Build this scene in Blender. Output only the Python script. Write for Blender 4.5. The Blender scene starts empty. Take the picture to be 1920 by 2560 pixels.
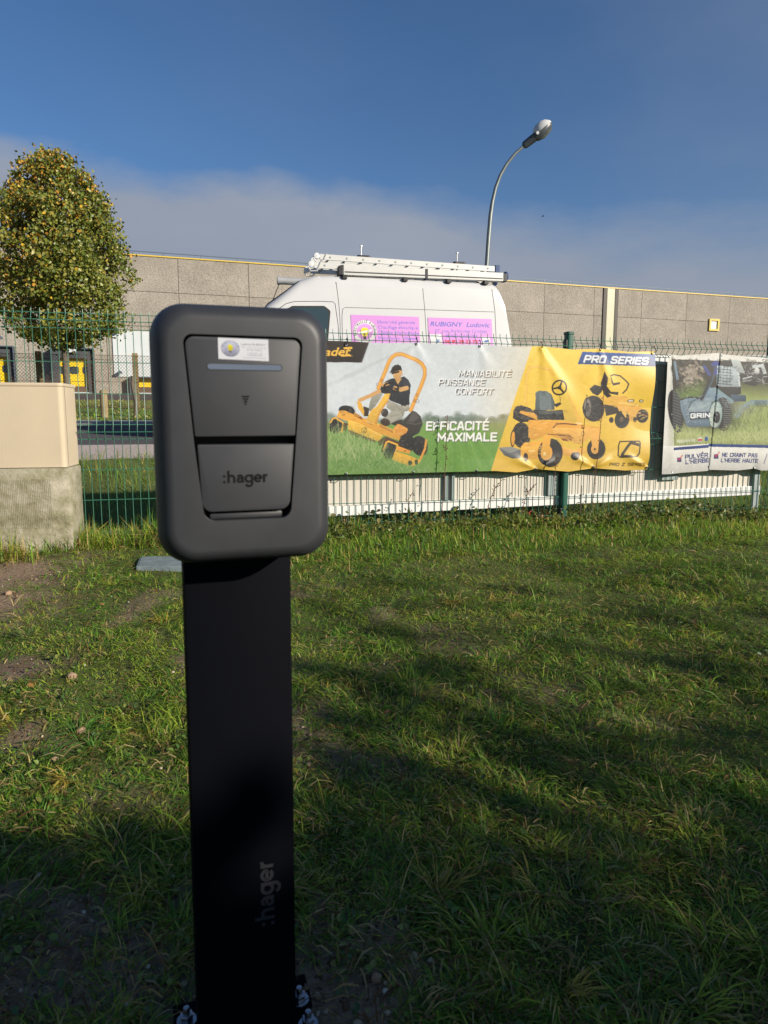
import bpy, bmesh, math, random
import numpy as np
from mathutils import Vector, Matrix, Euler
random.seed(7)
rng = np.random.default_rng(7)
S = bpy.context.scene
COL = S.collection
R = math.radians

# ------------------------------------------------------------------ camera
CAMZ, PITCH, FPX = 0.93, R(7.7), 1775.0
cd = bpy.data.cameras.new('camera')
cam = bpy.data.objects.new('camera', cd)
COL.objects.link(cam)
cam.location = (0, 0, CAMZ)
cam.rotation_euler = (R(90) - PITCH, 0, 0)
cd.sensor_fit = 'VERTICAL'
cd.sensor_height = 36.0
cd.lens = FPX / 2560 * 36.0
cd.clip_start, cd.clip_end = 0.05, 3000
cd.dof.use_dof = True
cd.dof.focus_distance = 5.2
cd.dof.aperture_fstop = 10.0
S.camera = cam

# ------------------------------------------------------------------ light
SUN_EL = R(22.0)
SUN_H = Vector((0.85, -0.53, 0)).normalized()
sun_dir = Vector((SUN_H.x * math.cos(SUN_EL), SUN_H.y * math.cos(SUN_EL), math.sin(SUN_EL)))
ld = bpy.data.lights.new('sun', 'SUN')
ld.energy = 4.1
ld.angle = R(0.8)
ld.color = (1.0, 0.90, 0.76)
lo = bpy.data.objects.new('sun', ld)
COL.objects.link(lo)
lo.rotation_euler = sun_dir.to_track_quat('Z', 'Y').to_euler()

w = bpy.data.worlds.new('World')
S.world = w
w.use_nodes = True
wt = w.node_tree
wt.nodes.clear()


def wn(t, **k):
    n = wt.nodes.new(t)
    for a, b in k.items():
        setattr(n, a, b)
    return n


def wm(op, a, b=None, c=None, clamp=False):
    n = wn('ShaderNodeMath', operation=op, use_clamp=clamp)
    for i, v in enumerate((a, b, c)):
        if v is None:
            continue
        if isinstance(v, (int, float)):
            n.inputs[i].default_value = v
        else:
            wt.links.new(v, n.inputs[i])
    return n.outputs[0]


sky = wn('ShaderNodeTexSky', sky_type='NISHITA')
sky.sun_disc = False
sky.sun_elevation = SUN_EL
sky.sun_rotation = math.atan2(SUN_H.x, SUN_H.y)
sky.altitude = 100
sky.air_density = 1.0
sky.dust_density = 0.6
sky.ozone_density = 2.5
tc = wn('ShaderNodeTexCoord')
sep = wn('ShaderNodeSeparateXYZ')
wt.links.new(tc.outputs['Generated'], sep.inputs[0])
dx, dy, dz = sep.outputs
mp = wn('ShaderNodeMapping')
mp.inputs['Scale'].default_value = (1.0, 1.0, 2.2)
wt.links.new(tc.outputs['Generated'], mp.inputs[0])
n1 = wn('ShaderNodeTexNoise')
n1.inputs['Scale'].default_value = 3.2
n1.inputs['Detail'].default_value = 9.0
n1.inputs['Roughness'].default_value = 0.55
wt.links.new(mp.outputs[0], n1.inputs[0])
n2 = wn('ShaderNodeTexNoise')
n2.inputs['Scale'].default_value = 1.6
n2.inputs['Detail'].default_value = 5.0
wt.links.new(mp.outputs[0], n2.inputs[0])
# top edge of the cloud bank: a little higher on the left
edge = wm('ADD', wm('MULTIPLY', dx, -0.05), 0.297)
edge = wm('ADD', edge, wm('MULTIPLY', wm('SUBTRACT', n1.outputs[0], 0.5), 0.16))
soft = wm('ADD', wm('MULTIPLY', wm('MAXIMUM', wm('ADD', dx, 0.16), 0.0), 0.11), 0.046)
bank = wm('DIVIDE', wm('SUBTRACT', edge, dz), soft)
bank = wm('SMOOTH_MIN', bank, 1.0, 0.3)
bank = wm('MAXIMUM', bank, 0.0)
bank = wm('MINIMUM', bank, 0.93)
veil = wm('MULTIPLY', wm('SUBTRACT', n2.outputs[0], 0.42), 1.3, clamp=True)
veil = wm('MULTIPLY', veil, wm('ADD', wm('MULTIPLY', wm('MAXIMUM', dx, 0.0), 1.1), 0.16), clamp=True)
mask = wm('MAXIMUM', bank, veil)
SKY_BLUE, CLOUD = (0.44, 0.62, 0.80), (2.75, 2.98, 3.5)
tint = wn('ShaderNodeMix', data_type='RGBA', blend_type='MULTIPLY')
tint.inputs[0].default_value = 1.0
wt.links.new(sky.outputs[0], tint.inputs[6])
tint.inputs[7].default_value = (*SKY_BLUE, 1)
# cloud tone varies a little
cl = wn('ShaderNodeMix', data_type='RGBA')
wt.links.new(n1.outputs[0], cl.inputs[0])
cl.inputs[6].default_value = (CLOUD[0] * 0.70, CLOUD[1] * 0.74, CLOUD[2] * 0.80, 1)
cl.inputs[7].default_value = (CLOUD[0] * 1.04, CLOUD[1] * 1.05, CLOUD[2] * 1.04, 1)
mx = wn('ShaderNodeMix', data_type='RGBA')
wt.links.new(mask, mx.inputs[0])
wt.links.new(tint.outputs[2], mx.inputs[6])
wt.links.new(cl.outputs[2], mx.inputs[7])
bg = wn('ShaderNodeBackground')
bg.inputs[1].default_value = 0.079
wt.links.new(mx.outputs[2], bg.inputs[0])
wo = wn('ShaderNodeOutputWorld')
wt.links.new(bg.outputs[0], wo.inputs[0])

vs = S.view_settings
vs.view_transform = 'Standard'
vs.look = 'None'
vs.exposure = 0.72
vs.gamma = 1.0
vs.use_curve_mapping = False

# ------------------------------------------------------------------ geometry of the view (real distances, read off the photograph)
cp, sp = math.cos(PITCH), math.sin(PITCH)


def ray(px, py):
    a, u = (px - 960) / FPX, (1280 - py) / FPX
    return Vector((a, cp + sp * u, -sp + cp * u))


def at(px, py, Y):
    d = ray(px, py)
    return Vector((0, 0, CAMZ)) + d * (Y / d.y)


def on_plane(px, py, P, n):
    d = ray(px, py)
    o = Vector((0, 0, CAMZ))
    return o + d * ((Vector(P) - o).dot(n) / d.dot(n))


def proj(x, y, z):
    """world arrays -> photo pixel arrays"""
    z = z - CAMZ
    f = y * cp - z * sp
    u = y * sp + z * cp
    return 960 + FPX * x / f, 1280 - FPX * u / f


# fence direction and its normal (away from the camera)
FE = Vector((0.968, 0.252, 0)).normalized()
FN = Vector((-FE.y, FE.x, 0))
FP = Vector((0, 5.15, 0))
QF = FP.dot(FN)


def fence_sz(px, py, off=0.0):
    P = on_plane(px, py, FP + FN * off, FN)
    return P.dot(FE), P.z


# ------------------------------------------------------------------ small helpers
def lin(r, g, b):
    f = lambda c: (c / 255) / 12.92 if c <= 10 else (((c / 255) + 0.055) / 1.055) ** 2.4
    return (f(r), f(g), f(b))


def hash2(ix, iy, seed):
    h = (ix.astype(np.int64) * 374761393 + iy.astype(np.int64) * 668265263 + seed * 1442695041) & 0x7fffffff
    h = ((h ^ (h >> 13)) * 1274126177) & 0x7fffffff
    return ((h ^ (h >> 16)) & 0xffff) / 65535.0


def vnoise(x, y, scale, seed=0):
    x = np.asarray(x, float) / scale
    y = np.asarray(y, float) / scale
    ix, iy = np.floor(x), np.floor(y)
    fx, fy = x - ix, y - iy
    fx, fy = fx * fx * (3 - 2 * fx), fy * fy * (3 - 2 * fy)
    a, b = hash2(ix, iy, seed), hash2(ix + 1, iy, seed)
    c, d = hash2(ix, iy + 1, seed), hash2(ix + 1, iy + 1, seed)
    return (a * (1 - fx) + b * fx) * (1 - fy) + (c * (1 - fx) + d * fx) * fy


def setp(o, label=None, cat=None, group=None, kind=None):
    if label:
        o['label'] = label
    if cat:
        o['category'] = cat
    if group:
        o['group'] = group
    if kind:
        o['kind'] = kind
    return o


ORIGIN = {}


def empty(name, loc, label=None, cat=None, group=None):
    o = bpy.data.objects.new(name, None)
    o.empty_display_size = 0.2
    o.location = loc
    COL.objects.link(o)
    ORIGIN[o.name] = Vector(loc)
    return setp(o, label, cat, group)


def link_mesh(name, me, mat, parent=None, origin=None, smooth=False):
    """me is in world coordinates; moved so that the object sits under its thing"""
    if parent is not None:
        og = ORIGIN[parent.name]
    else:
        og = Vector(origin) if origin is not None else Vector((0, 0, 0))
    if og.length > 0:
        me.transform(Matrix.Translation(-og))
    if mat is not None:
        me.materials.append(mat)
    if smooth:
        me.polygons.foreach_set('use_smooth', np.ones(len(me.polygons), bool))
    o = bpy.data.objects.new(name, me)
    COL.objects.link(o)
    if parent is not None:
        o.parent = parent
    else:
        o.location = og
    ORIGIN[o.name] = og
    return o


class MB:
    """collects shapes for ONE mesh object; frame = (origin, ex, ey, ez)"""

    def __init__(self, frame=None):
        self.v, self.f = [], []
        self.fr = frame

    def _add(self, vs, fs):
        b = len(self.v)
        if self.fr:
            o, ex, ey, ez = self.fr
            vs = [o + ex * p[0] + ey * p[1] + ez * p[2] for p in vs]
        self.v += [tuple(p) for p in vs]
        self.f += [tuple(i + b for i in f) for f in fs]
        return self

    def box(self, x0, x1, y0, y1, z0, z1):
        vs = [(x0, y0, z0), (x1, y0, z0), (x1, y1, z0), (x0, y1, z0), (x0, y0, z1), (x1, y0, z1), (x1, y1, z1), (x0, y1, z1)]
        return self._add(vs, [(0, 3, 2, 1), (4, 5, 6, 7), (0, 1, 5, 4), (1, 2, 6, 5), (2, 3, 7, 6), (3, 0, 4, 7)])

    def prism(self, pts, c0, c1):
        n = len(pts)
        vs = [(p[0], p[1], c0) for p in pts] + [(p[0], p[1], c1) for p in pts]
        fs = [tuple(range(n - 1, -1, -1)), tuple(range(n, 2 * n))]
        fs += [(i, (i + 1) % n, n + (i + 1) % n, n + i) for i in range(n)]
        return self._add(vs, fs)

    def rings(self, rings, cap0=True, cap1=True):
        n = len(rings[0])
        vs = [p for r in rings for p in r]
        fs = []
        for k in range(len(rings) - 1):
            a, b = k * n, (k + 1) * n
            fs += [(a + i, a + (i + 1) % n, b + (i + 1) % n, b + i) for i in range(n)]
        if cap0:
            fs.append(tuple(range(n - 1, -1, -1)))
        if cap1:
            fs.append(tuple(range((len(rings) - 1) * n, len(rings) * n)))
        return self._add(vs, fs)

    def tube(self, path, r, seg=8, cap=True):
        path = [Vector(p) for p in path]
        rs = r if isinstance(r, (list, tuple)) else [r] * len(path)
        rings = []
        prev = None
        for i, p in enumerate(path):
            t = (path[min(i + 1, len(path) - 1)] - path[max(i - 1, 0)]).normalized()
            if prev is None:
                up = Vector((0, 0, 1)) if abs(t.z) < 0.9 else Vector((1, 0, 0))
                a = t.cross(up).normalized()
            else:
                a = (prev - t * prev.dot(t)).normalized()
            prev = a
            b = t.cross(a)
            rings.append([p + (a * math.cos(2 * math.pi * k / seg) + b * math.sin(2 * math.pi * k / seg)) * rs[i] for k in range(seg)])
        return self.rings(rings, cap, cap)

    def lathe(self, prof, c, axis=Vector((0, 0, 1)), seg=16):
        axis = Vector(axis).normalized()
        up = Vector((0, 0, 1)) if abs(axis.z) < 0.9 else Vector((1, 0, 0))
        a = axis.cross(up).normalized()
        b = axis.cross(a)
        c = Vector(c)
        return self.rings([[c + axis * h + (a * math.cos(2 * math.pi * k / seg) + b * math.sin(2 * math.pi * k / seg)) * max(r, 1e-4) for k in range(seg)] for r, h in prof])

    def mesh(self, name):
        me = bpy.data.meshes.new(name)
        me.from_pydata(self.v, [], self.f)
        return me

    def build(self, name, mat, parent=None, origin=None, smooth=False, bevel=0.0, bseg=2, angle=40):
        me = self.mesh(name)
        bm = bmesh.new()
        bm.from_mesh(me)
        bmesh.ops.recalc_face_normals(bm, faces=bm.faces)
        if bevel > 0:
            es = [e for e in bm.edges if len(e.link_faces) == 2 and e.calc_face_angle(0) > R(30)]
            bmesh.ops.bevel(bm, geom=es, offset=bevel, segments=bseg, affect='EDGES', profile=0.5, clamp_overlap=True)
        bm.to_mesh(me)
        bm.free()
        o = link_mesh(name, me, mat, parent, origin, smooth)
        if smooth:
            try:
                me.set_sharp_from_angle(angle=R(angle))
            except Exception:
                pass
        return o


def round_poly(pts, rad, seg=6):
    n = len(pts)
    out = []
    for i in range(n):
        p, a, b = Vector(pts[i]), Vector(pts[i - 1]), Vector(pts[(i + 1) % n])
        r = rad[i] if isinstance(rad, (list, tuple)) else rad
        if r <= 0:
            out.append(tuple(p))
            continue
        u, v = (a - p).normalized(), (b - p).normalized()
        th = math.acos(max(-1, min(1, u.dot(v))))
        d = r / math.tan(th / 2)
        s, e = p + u * d, p + v * d
        c = p + (u + v).normalized() * (r / math.sin(th / 2))
        a0 = math.atan2(s.y - c.y, s.x - c.x)
        a1 = math.atan2(e.y - c.y, e.x - c.x)
        da = (a1 - a0 + math.pi) % (2 * math.pi) - math.pi
        for k in range(seg + 1):
            t = a0 + da * k / seg
            out.append((c.x + r * math.cos(t), c.y + r * math.sin(t)))
    return out


# ------------------------------------------------------------------ materials
def mat(name, col, rough=0.6, metal=0.0, var=0.0, vscale=6.0, bump=0.0, bscale=60.0, spec=0.5, col2=None, coat=0.0, detail=6.0):
    m = bpy.data.materials.new(name)
    m.use_nodes = True
    nt = m.node_tree
    b = nt.nodes['Principled BSDF']
    b.inputs['Base Color'].default_value = (*col, 1)
    b.inputs['Roughness'].default_value = rough
    b.inputs['Metallic'].default_value = metal
    b.inputs['Specular IOR Level'].default_value = spec
    b.inputs['Coat Weight'].default_value = coat
    tcn = nt.nodes.new('ShaderNodeTexCoord')
    if var > 0 or col2 is not None:
        nz = nt.nodes.new('ShaderNodeTexNoise')
        nz.inputs['Scale'].default_value = vscale
        nz.inputs['Detail'].default_value = detail
        nz.inputs['Roughness'].default_value = 0.65
        nt.links.new(tcn.outputs['Object'], nz.inputs[0])
        rp = nt.nodes.new('ShaderNodeMapRange')
        rp.inputs[1].default_value = 0.3
        rp.inputs[2].default_value = 0.7
        nt.links.new(nz.outputs[0], rp.inputs[0])
        mxn = nt.nodes.new('ShaderNodeMix')
        mxn.data_type = 'RGBA'
        nt.links.new(rp.outputs[0], mxn.inputs[0])
        if col2 is None:
            mxn.inputs[6].default_value = (*[c * (1 - var) for c in col], 1)
            mxn.inputs[7].default_value = (*[min(1, c * (1 + var)) for c in col], 1)
        else:
            mxn.inputs[6].default_value = (*col, 1)
            mxn.inputs[7].default_value = (*col2, 1)
        nt.links.new(mxn.outputs[2], b.inputs['Base Color'])
    if bump > 0:
        nb = nt.nodes.new('ShaderNodeTexNoise')
        nb.inputs['Scale'].default_value = bscale
        nb.inputs['Detail'].default_value = 4
        nt.links.new(tcn.outputs['Object'], nb.inputs[0])
        bp = nt.nodes.new('ShaderNodeBump')
        bp.inputs['Strength'].default_value = min(1, bump)
        bp.inputs['Distance'].default_value = 0.4 / bscale
        nt.links.new(nb.outputs[0], bp.inputs['Height'])
        nt.links.new(bp.outputs[0], b.inputs['Normal'])
    return m


def attr_mat(name, rough=0.55, translucent=0.0, spec=0.3, bump=0.0, bscale=400.0):
    m = bpy.data.materials.new(name)
    m.use_nodes = True
    nt = m.node_tree
    b = nt.nodes['Principled BSDF']
    b.inputs['Roughness'].default_value = rough
    b.inputs['Specular IOR Level'].default_value = spec
    a = nt.nodes.new('ShaderNodeAttribute')
    a.attribute_name = 'Col'
    nt.links.new(a.outputs[0], b.inputs['Base Color'])
    if bump > 0:
        tcn = nt.nodes.new('ShaderNodeTexCoord')
        nb = nt.nodes.new('ShaderNodeTexNoise')
        nb.inputs['Scale'].default_value = bscale
        nt.links.new(tcn.outputs['Object'], nb.inputs[0])
        bp = nt.nodes.new('ShaderNodeBump')
        bp.inputs['Strength'].default_value = bump
        bp.inputs['Distance'].default_value = 0.001
        nt.links.new(nb.outputs[0], bp.inputs['Height'])
        nt.links.new(bp.outputs[0], b.inputs['Normal'])
    if translucent > 0:
        t = nt.nodes.new('ShaderNodeBsdfTranslucent')
        nt.links.new(a.outputs[0], t.inputs[0])
        mx_ = nt.nodes.new('ShaderNodeMixShader')
        mx_.inputs[0].default_value = translucent
        out = nt.nodes['Material Output']
        nt.links.new(b.outputs[0], mx_.inputs[1])
        nt.links.new(t.outputs[0], mx_.inputs[2])
        nt.links.new(mx_.outputs[0], out.inputs[0])
    return m


def raw_mesh(name, verts, loops, starts, totals, cols=None):
    me = bpy.data.meshes.new(name)
    me.vertices.add(len(verts))
    me.vertices.foreach_set('co', np.ascontiguousarray(verts, dtype=np.float32).ravel())
    me.loops.add(len(loops))
    me.loops.foreach_set('vertex_index', np.ascontiguousarray(loops, dtype=np.int32))
    me.polygons.add(len(starts))
    me.polygons.foreach_set('loop_start', np.ascontiguousarray(starts, dtype=np.int32))
    try:
        me.polygons.foreach_set('loop_total', np.ascontiguousarray(totals, dtype=np.int32))
    except Exception:
        pass
    me.update(calc_edges=True)
    if cols is not None:
        ca = me.color_attributes.new('Col', 'FLOAT_COLOR', 'POINT')
        c4 = np.ones((len(verts), 4), np.float32)
        c4[:, :3] = cols
        ca.data.foreach_set('color', c4.ravel())
    return me


def blades_mesh(name, pos, az, lean, L, W, cols, roll=None):
    n = len(pos)
    ts = np.array([0.0, 0.5, 1.0])
    wf = np.array([0.85, 1.0, 0.0])
    dh = np.stack([np.cos(az), np.sin(az), np.zeros(n)], 1)
    sd = np.stack([-np.sin(az), np.cos(az), np.zeros(n)], 1)
    if roll is None:
        roll = rng.normal(0, 0.45, n)
    V = np.zeros((n, 5, 3))
    for k, t in enumerate(ts):
        a = lean * (0.55 + 0.55 * t)
        c = pos + dh * (L * t * np.sin(a))[:, None]
        c[:, 2] += L * t * np.cos(a)
        s = sd * (np.cos(roll))[:, None]
        s[:, 2] += np.sin(roll)
        off = s * (W * wf[k] * 0.5)[:, None]
        if k < 2:
            V[:, 2 * k] = c - off
            V[:, 2 * k + 1] = c + off
        else:
            V[:, 4] = c
    base = np.arange(n)[:, None] * 5
    lp = (base + np.array([0, 1, 3, 2, 2, 3, 4])[None]).ravel()
    st = (np.arange(n)[:, None] * 7 + np.array([0, 4])[None]).ravel()
    tt = np.tile([4, 3], n)
    c = np.repeat(cols, 5, axis=0)
    return raw_mesh(name, V.reshape(-1, 3), lp, st, tt, c)


def leaves_mesh(name, pos, size, cols, up_bias=0.0, aspect=0.85, nrm=None):
    """six-sided leaves facing random ways"""
    n = len(pos)
    N = rng.normal(0, 1, (n, 3)) if nrm is None else nrm
    N[:, 2] += up_bias
    N /= np.linalg.norm(N, axis=1)[:, None] + 1e-9
    A = np.cross(N, rng.normal(0, 1, (n, 3)))
    A /= np.linalg.norm(A, axis=1)[:, None] + 1e-9
    B = np.cross(N, A)
    sh = np.array([(-0.5, 0), (-0.28, 0.42), (0.12, 0.46), (0.58, 0), (0.12, -0.46), (-0.28, -0.42)])
    V = pos[:, None, :] + (A[:, None, :] * sh[None, :, 0:1] + B[:, None, :] * sh[None, :, 1:2] * aspect) * size[:, None, None]
    V += N[:, None, :] * (np.abs(sh[None, :, 1:2]) * 0.35 * size[:, None, None])
    base = np.arange(n)[:, None] * 6
    lp = (base + np.array([0, 1, 2, 3, 0, 3, 4, 5])[None]).ravel()
    st = np.arange(2 * n) * 4
    return raw_mesh(name, V.reshape(-1, 3), lp, st, np.full(2 * n, 4), np.repeat(cols, 6, axis=0))


def text_tris(s, bold=0.0):
    """flat triangles of a line of text, scaled to unit cap height; returns (n,3,2), width"""
    cu = bpy.data.curves.new('txt', 'FONT')
    cu.body = s
    cu.size = 1.0
    cu.offset = bold
    cu.resolution_u = 4
    cu.fill_mode = 'FRONT'
    ob = bpy.data.objects.new('txt', cu)
    COL.objects.link(ob)
    bpy.context.view_layer.update()
    ev = ob.evaluated_get(bpy.context.evaluated_depsgraph_get())
    me = ev.to_mesh()
    me.calc_loop_triangles()
    co = np.array([v.co[:2] for v in me.vertices]) if len(me.vertices) else np.zeros((0, 2))
    tri = np.array([t.vertices[:] for t in me.loop_triangles]) if len(me.loop_triangles) else np.zeros((0, 3), int)
    ev.to_mesh_clear()
    bpy.data.objects.remove(ob)
    bpy.data.curves.remove(cu)
    T = co[tri]
    x0, x1 = co[:, 0].min(), co[:, 0].max()
    T[..., 0] -= x0
    return T / 0.729, (x1 - x0) / 0.729


def text_mesh(name, s, O, ex, ey, height, width=None, bold=0.0, depth=0.0006, mat_=None, parent=None):
    """raised flat lettering: O = lower left corner, unit vectors ex, ey, cap height"""
    T, wd = text_tris(s, bold)
    kx = height if width is None else width / wd
    ez = ex.cross(ey)
    vs, fs = [], []
    key = {}
    for t in T:
        ids = []
        for p in t:
            k = (round(float(p[0]), 5), round(float(p[1]), 5))
            if k not in key:
                key[k] = len(vs)
                vs.append(O + ex * (k[0] * kx) + ey * (k[1] * height) + ez * depth)
            ids.append(key[k])
        if len(set(ids)) == 3:
            fs.append(ids)
    me = bpy.data.meshes.new(name)
    me.from_pydata(vs, [], fs)
    bm = bmesh.new()
    bm.from_mesh(me)
    r = bmesh.ops.extrude_face_region(bm, geom=bm.faces[:])
    for v in [g for g in r['geom'] if isinstance(g, bmesh.types.BMVert)]:
        v.co -= ez * (depth * 1.6)
    bmesh.ops.recalc_face_normals(bm, faces=bm.faces)
    bm.to_mesh(me)
    bm.free()
    return link_mesh(name, me, mat_, parent)


STROKEW = {' ': 0.30, 'I': 0.02, "'": 0.06, 'M': 0.76, 'T': 0.6, 'A': 0.62, 'V': 0.62, 'W': 0.9, 'L': 0.5, 'F': 0.52, 'E': 0.53, 'É': 0.53, 'X': 0.62}
_O = [(.1, 0), (0, .1), (0, .9), (.1, 1), (.5, 1), (.6, .9), (.6, .1), (.5, 0), (.1, 0)]
_E = [[(.53, 1), (0, 1), (0, 0), (.53, 0)], [(0, .52), (.47, .52)]]
_P = [(0, 0), (0, 1), (.47, 1), (.58, .9), (.58, .56), (.47, .46), (0, .46)]
STROKES = {
    'A': [[(0, 0), (.25, 1), (.37, 1), (.62, 0)], [(.1, .3), (.52, .3)]], 'B': [[(0, 0), (0, 1), (.45, 1), (.55, .9), (.55, .62), (.45, .53), (0, .53)], [(.45, .53), (.58, .42), (.58, .1), (.48, 0), (0, 0)]],
    'C': [[(.58, .82), (.58, .9), (.48, 1), (.1, 1), (0, .9), (0, .1), (.1, 0), (.48, 0), (.58, .1), (.58, .18)]], 'E': _E, 'É': _E + [[(.22, 1.2), (.36, 1.4)]],
    'F': [[(.52, 1), (0, 1), (0, 0)], [(0, .48), (.45, .48)]], 'G': [[(.58, .82), (.58, .9), (.48, 1), (.1, 1), (0, .9), (0, .1), (.1, 0), (.48, 0), (.58, .1), (.58, .48), (.34, .48)]],
    'H': [[(0, 0), (0, 1)], [(.58, 0), (.58, 1)], [(0, .5), (.58, .5)]], 'I': [[(.01, 0), (.01, 1)]], 'L': [[(0, 1), (0, 0), (.5, 0)]], 'M': [[(0, 0), (0, 1), (.38, .3), (.76, 1), (.76, 0)]],
    'N': [[(0, 0), (0, 1), (.58, 0), (.58, 1)]], 'O': [_O], 'P': [_P], 'R': [_P, [(.32, .46), (.6, 0)]],
    'S': [[(.57, .84), (.57, .9), (.47, 1), (.1, 1), (0, .9), (0, .62), (.1, .53), (.48, .5), (.58, .4), (.58, .1), (.48, 0), (.1, 0), (0, .1), (0, .16)]], 'T': [[(0, 1), (.6, 1)], [(.3, 1), (.3, 0)]],
    'U': [[(0, 1), (0, .1), (.1, 0), (.48, 0), (.58, .1), (.58, 1)]], 'V': [[(0, 1), (.31, 0), (.62, 1)]], 'W': [[(0, 1), (.22, 0), (.45, .8), (.68, 0), (.9, 1)]], 'X': [[(0, 0), (.62, 1)], [(0, 1), (.62, 0)]],
    'Z': [[(0, 1), (.58, 1), (0, 0), (.58, 0)]], "'": [[(.03, 1), (0, .74)]]}


def ribbon_word(name, O, ex, ey, xh, parent, material, depth):
    """the lower case maker's word on the box and the post, flat ribbons one stroke thick; xh = x-height, returns width in x-heights"""
    t = 0.128
    pi = math.pi
    arc = lambda cx, cy, r, a0, a1, n=14: [(cx + r * math.cos(R(a0 + (a1 - a0) * k / n)), cy + r * math.sin(R(a0 + (a1 - a0) * k / n))) for k in range(n + 1)]
    P = []
    x = 0.0
    for cy in (0.13, 0.83):
        P.append([(x, cy), (x + 0.26, cy), 'sq'])
    x += 0.50
    P.append([(x + t, 0), (x + t, 1.48)])
    P.append([(x + t, 0.45)] + arc(x + t + 0.34, 0.55, 0.34, 170, 10) + [(x + t + 0.68, 0.45), (x + t + 0.68, 0)])
    x += 1.14
    r = 0.40
    P.append([(x + 0.06, 0.80)] + arc(x + 0.36, 0.58, 0.31, 140, 10) + [(x + 0.68, 0.50), (x + 0.68, 0)])
    P.append([(x + 0.68, 0.56), (x + 0.32, 0.54)] + arc(x + 0.30, 0.325, 0.215, 95, 270, 10) + [(x + 0.46, 0.13), (x + 0.68, 0.34)])
    x += 1.02
    P.append(arc(x + r, 0.49, r - 0.01, 0, 360, 26))
    P.append([(x + 0.80, 0.98), (x + 0.80, -0.10)] + arc(x + 0.42, -0.06, 0.38, -5, -160, 10))
    x += 1.10
    P.append([(x + 0.04, 0.50), (x + 0.80, 0.50)] + arc(x + 0.42, 0.50, 0.385, 0, 318, 24))
    x += 1.02
    P.append([(x + t, 0), (x + t, 0.98)])
    P.append([(x + t, 0.50)] + arc(x + t + 0.36, 0.52, 0.355, 165, 82, 8))
    x += 0.55
    ez = ex.cross(ey)
    mm = MB((O, ex * xh, ey * xh, ez))
    for i, pl in enumerate(P):
        w = t
        if pl[-1] == 'sq':
            pl = pl[:-1]
            w = 0.125
        d = depth + i * 0.00002
        q = [Vector(p) for p in pl]
        L_, R_ = [], []
        for k in range(len(q)):
            tn = (q[min(k + 1, len(q) - 1)] - q[max(k - 1, 0)]).normalized()
            nn = Vector((-tn.y, tn.x))
            sc = 1.0
            L_.append(q[k] + nn * w)
            R_.append(q[k] - nn * w)
        n = len(q)
        vs_ = [(p.x, p.y, d) for p in L_] + [(p.x, p.y, d) for p in R_] + [(p.x, p.y, -0.0004) for p in L_] + [(p.x, p.y, -0.0004) for p in R_]
        fs = []
        for k in range(n - 1):
            fs += [(k, k + 1, n + k + 1, n + k), (k, 2 * n + k, 2 * n + k + 1, k + 1), (n + k, n + k + 1, 3 * n + k + 1, 3 * n + k)]
        fs += [(0, n, 3 * n, 2 * n), (n - 1, 3 * n - 1, 4 * n - 1, 2 * n - 1)]
        mm._add(vs_, fs)
    return mm.build(name, material, parent), x


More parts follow.
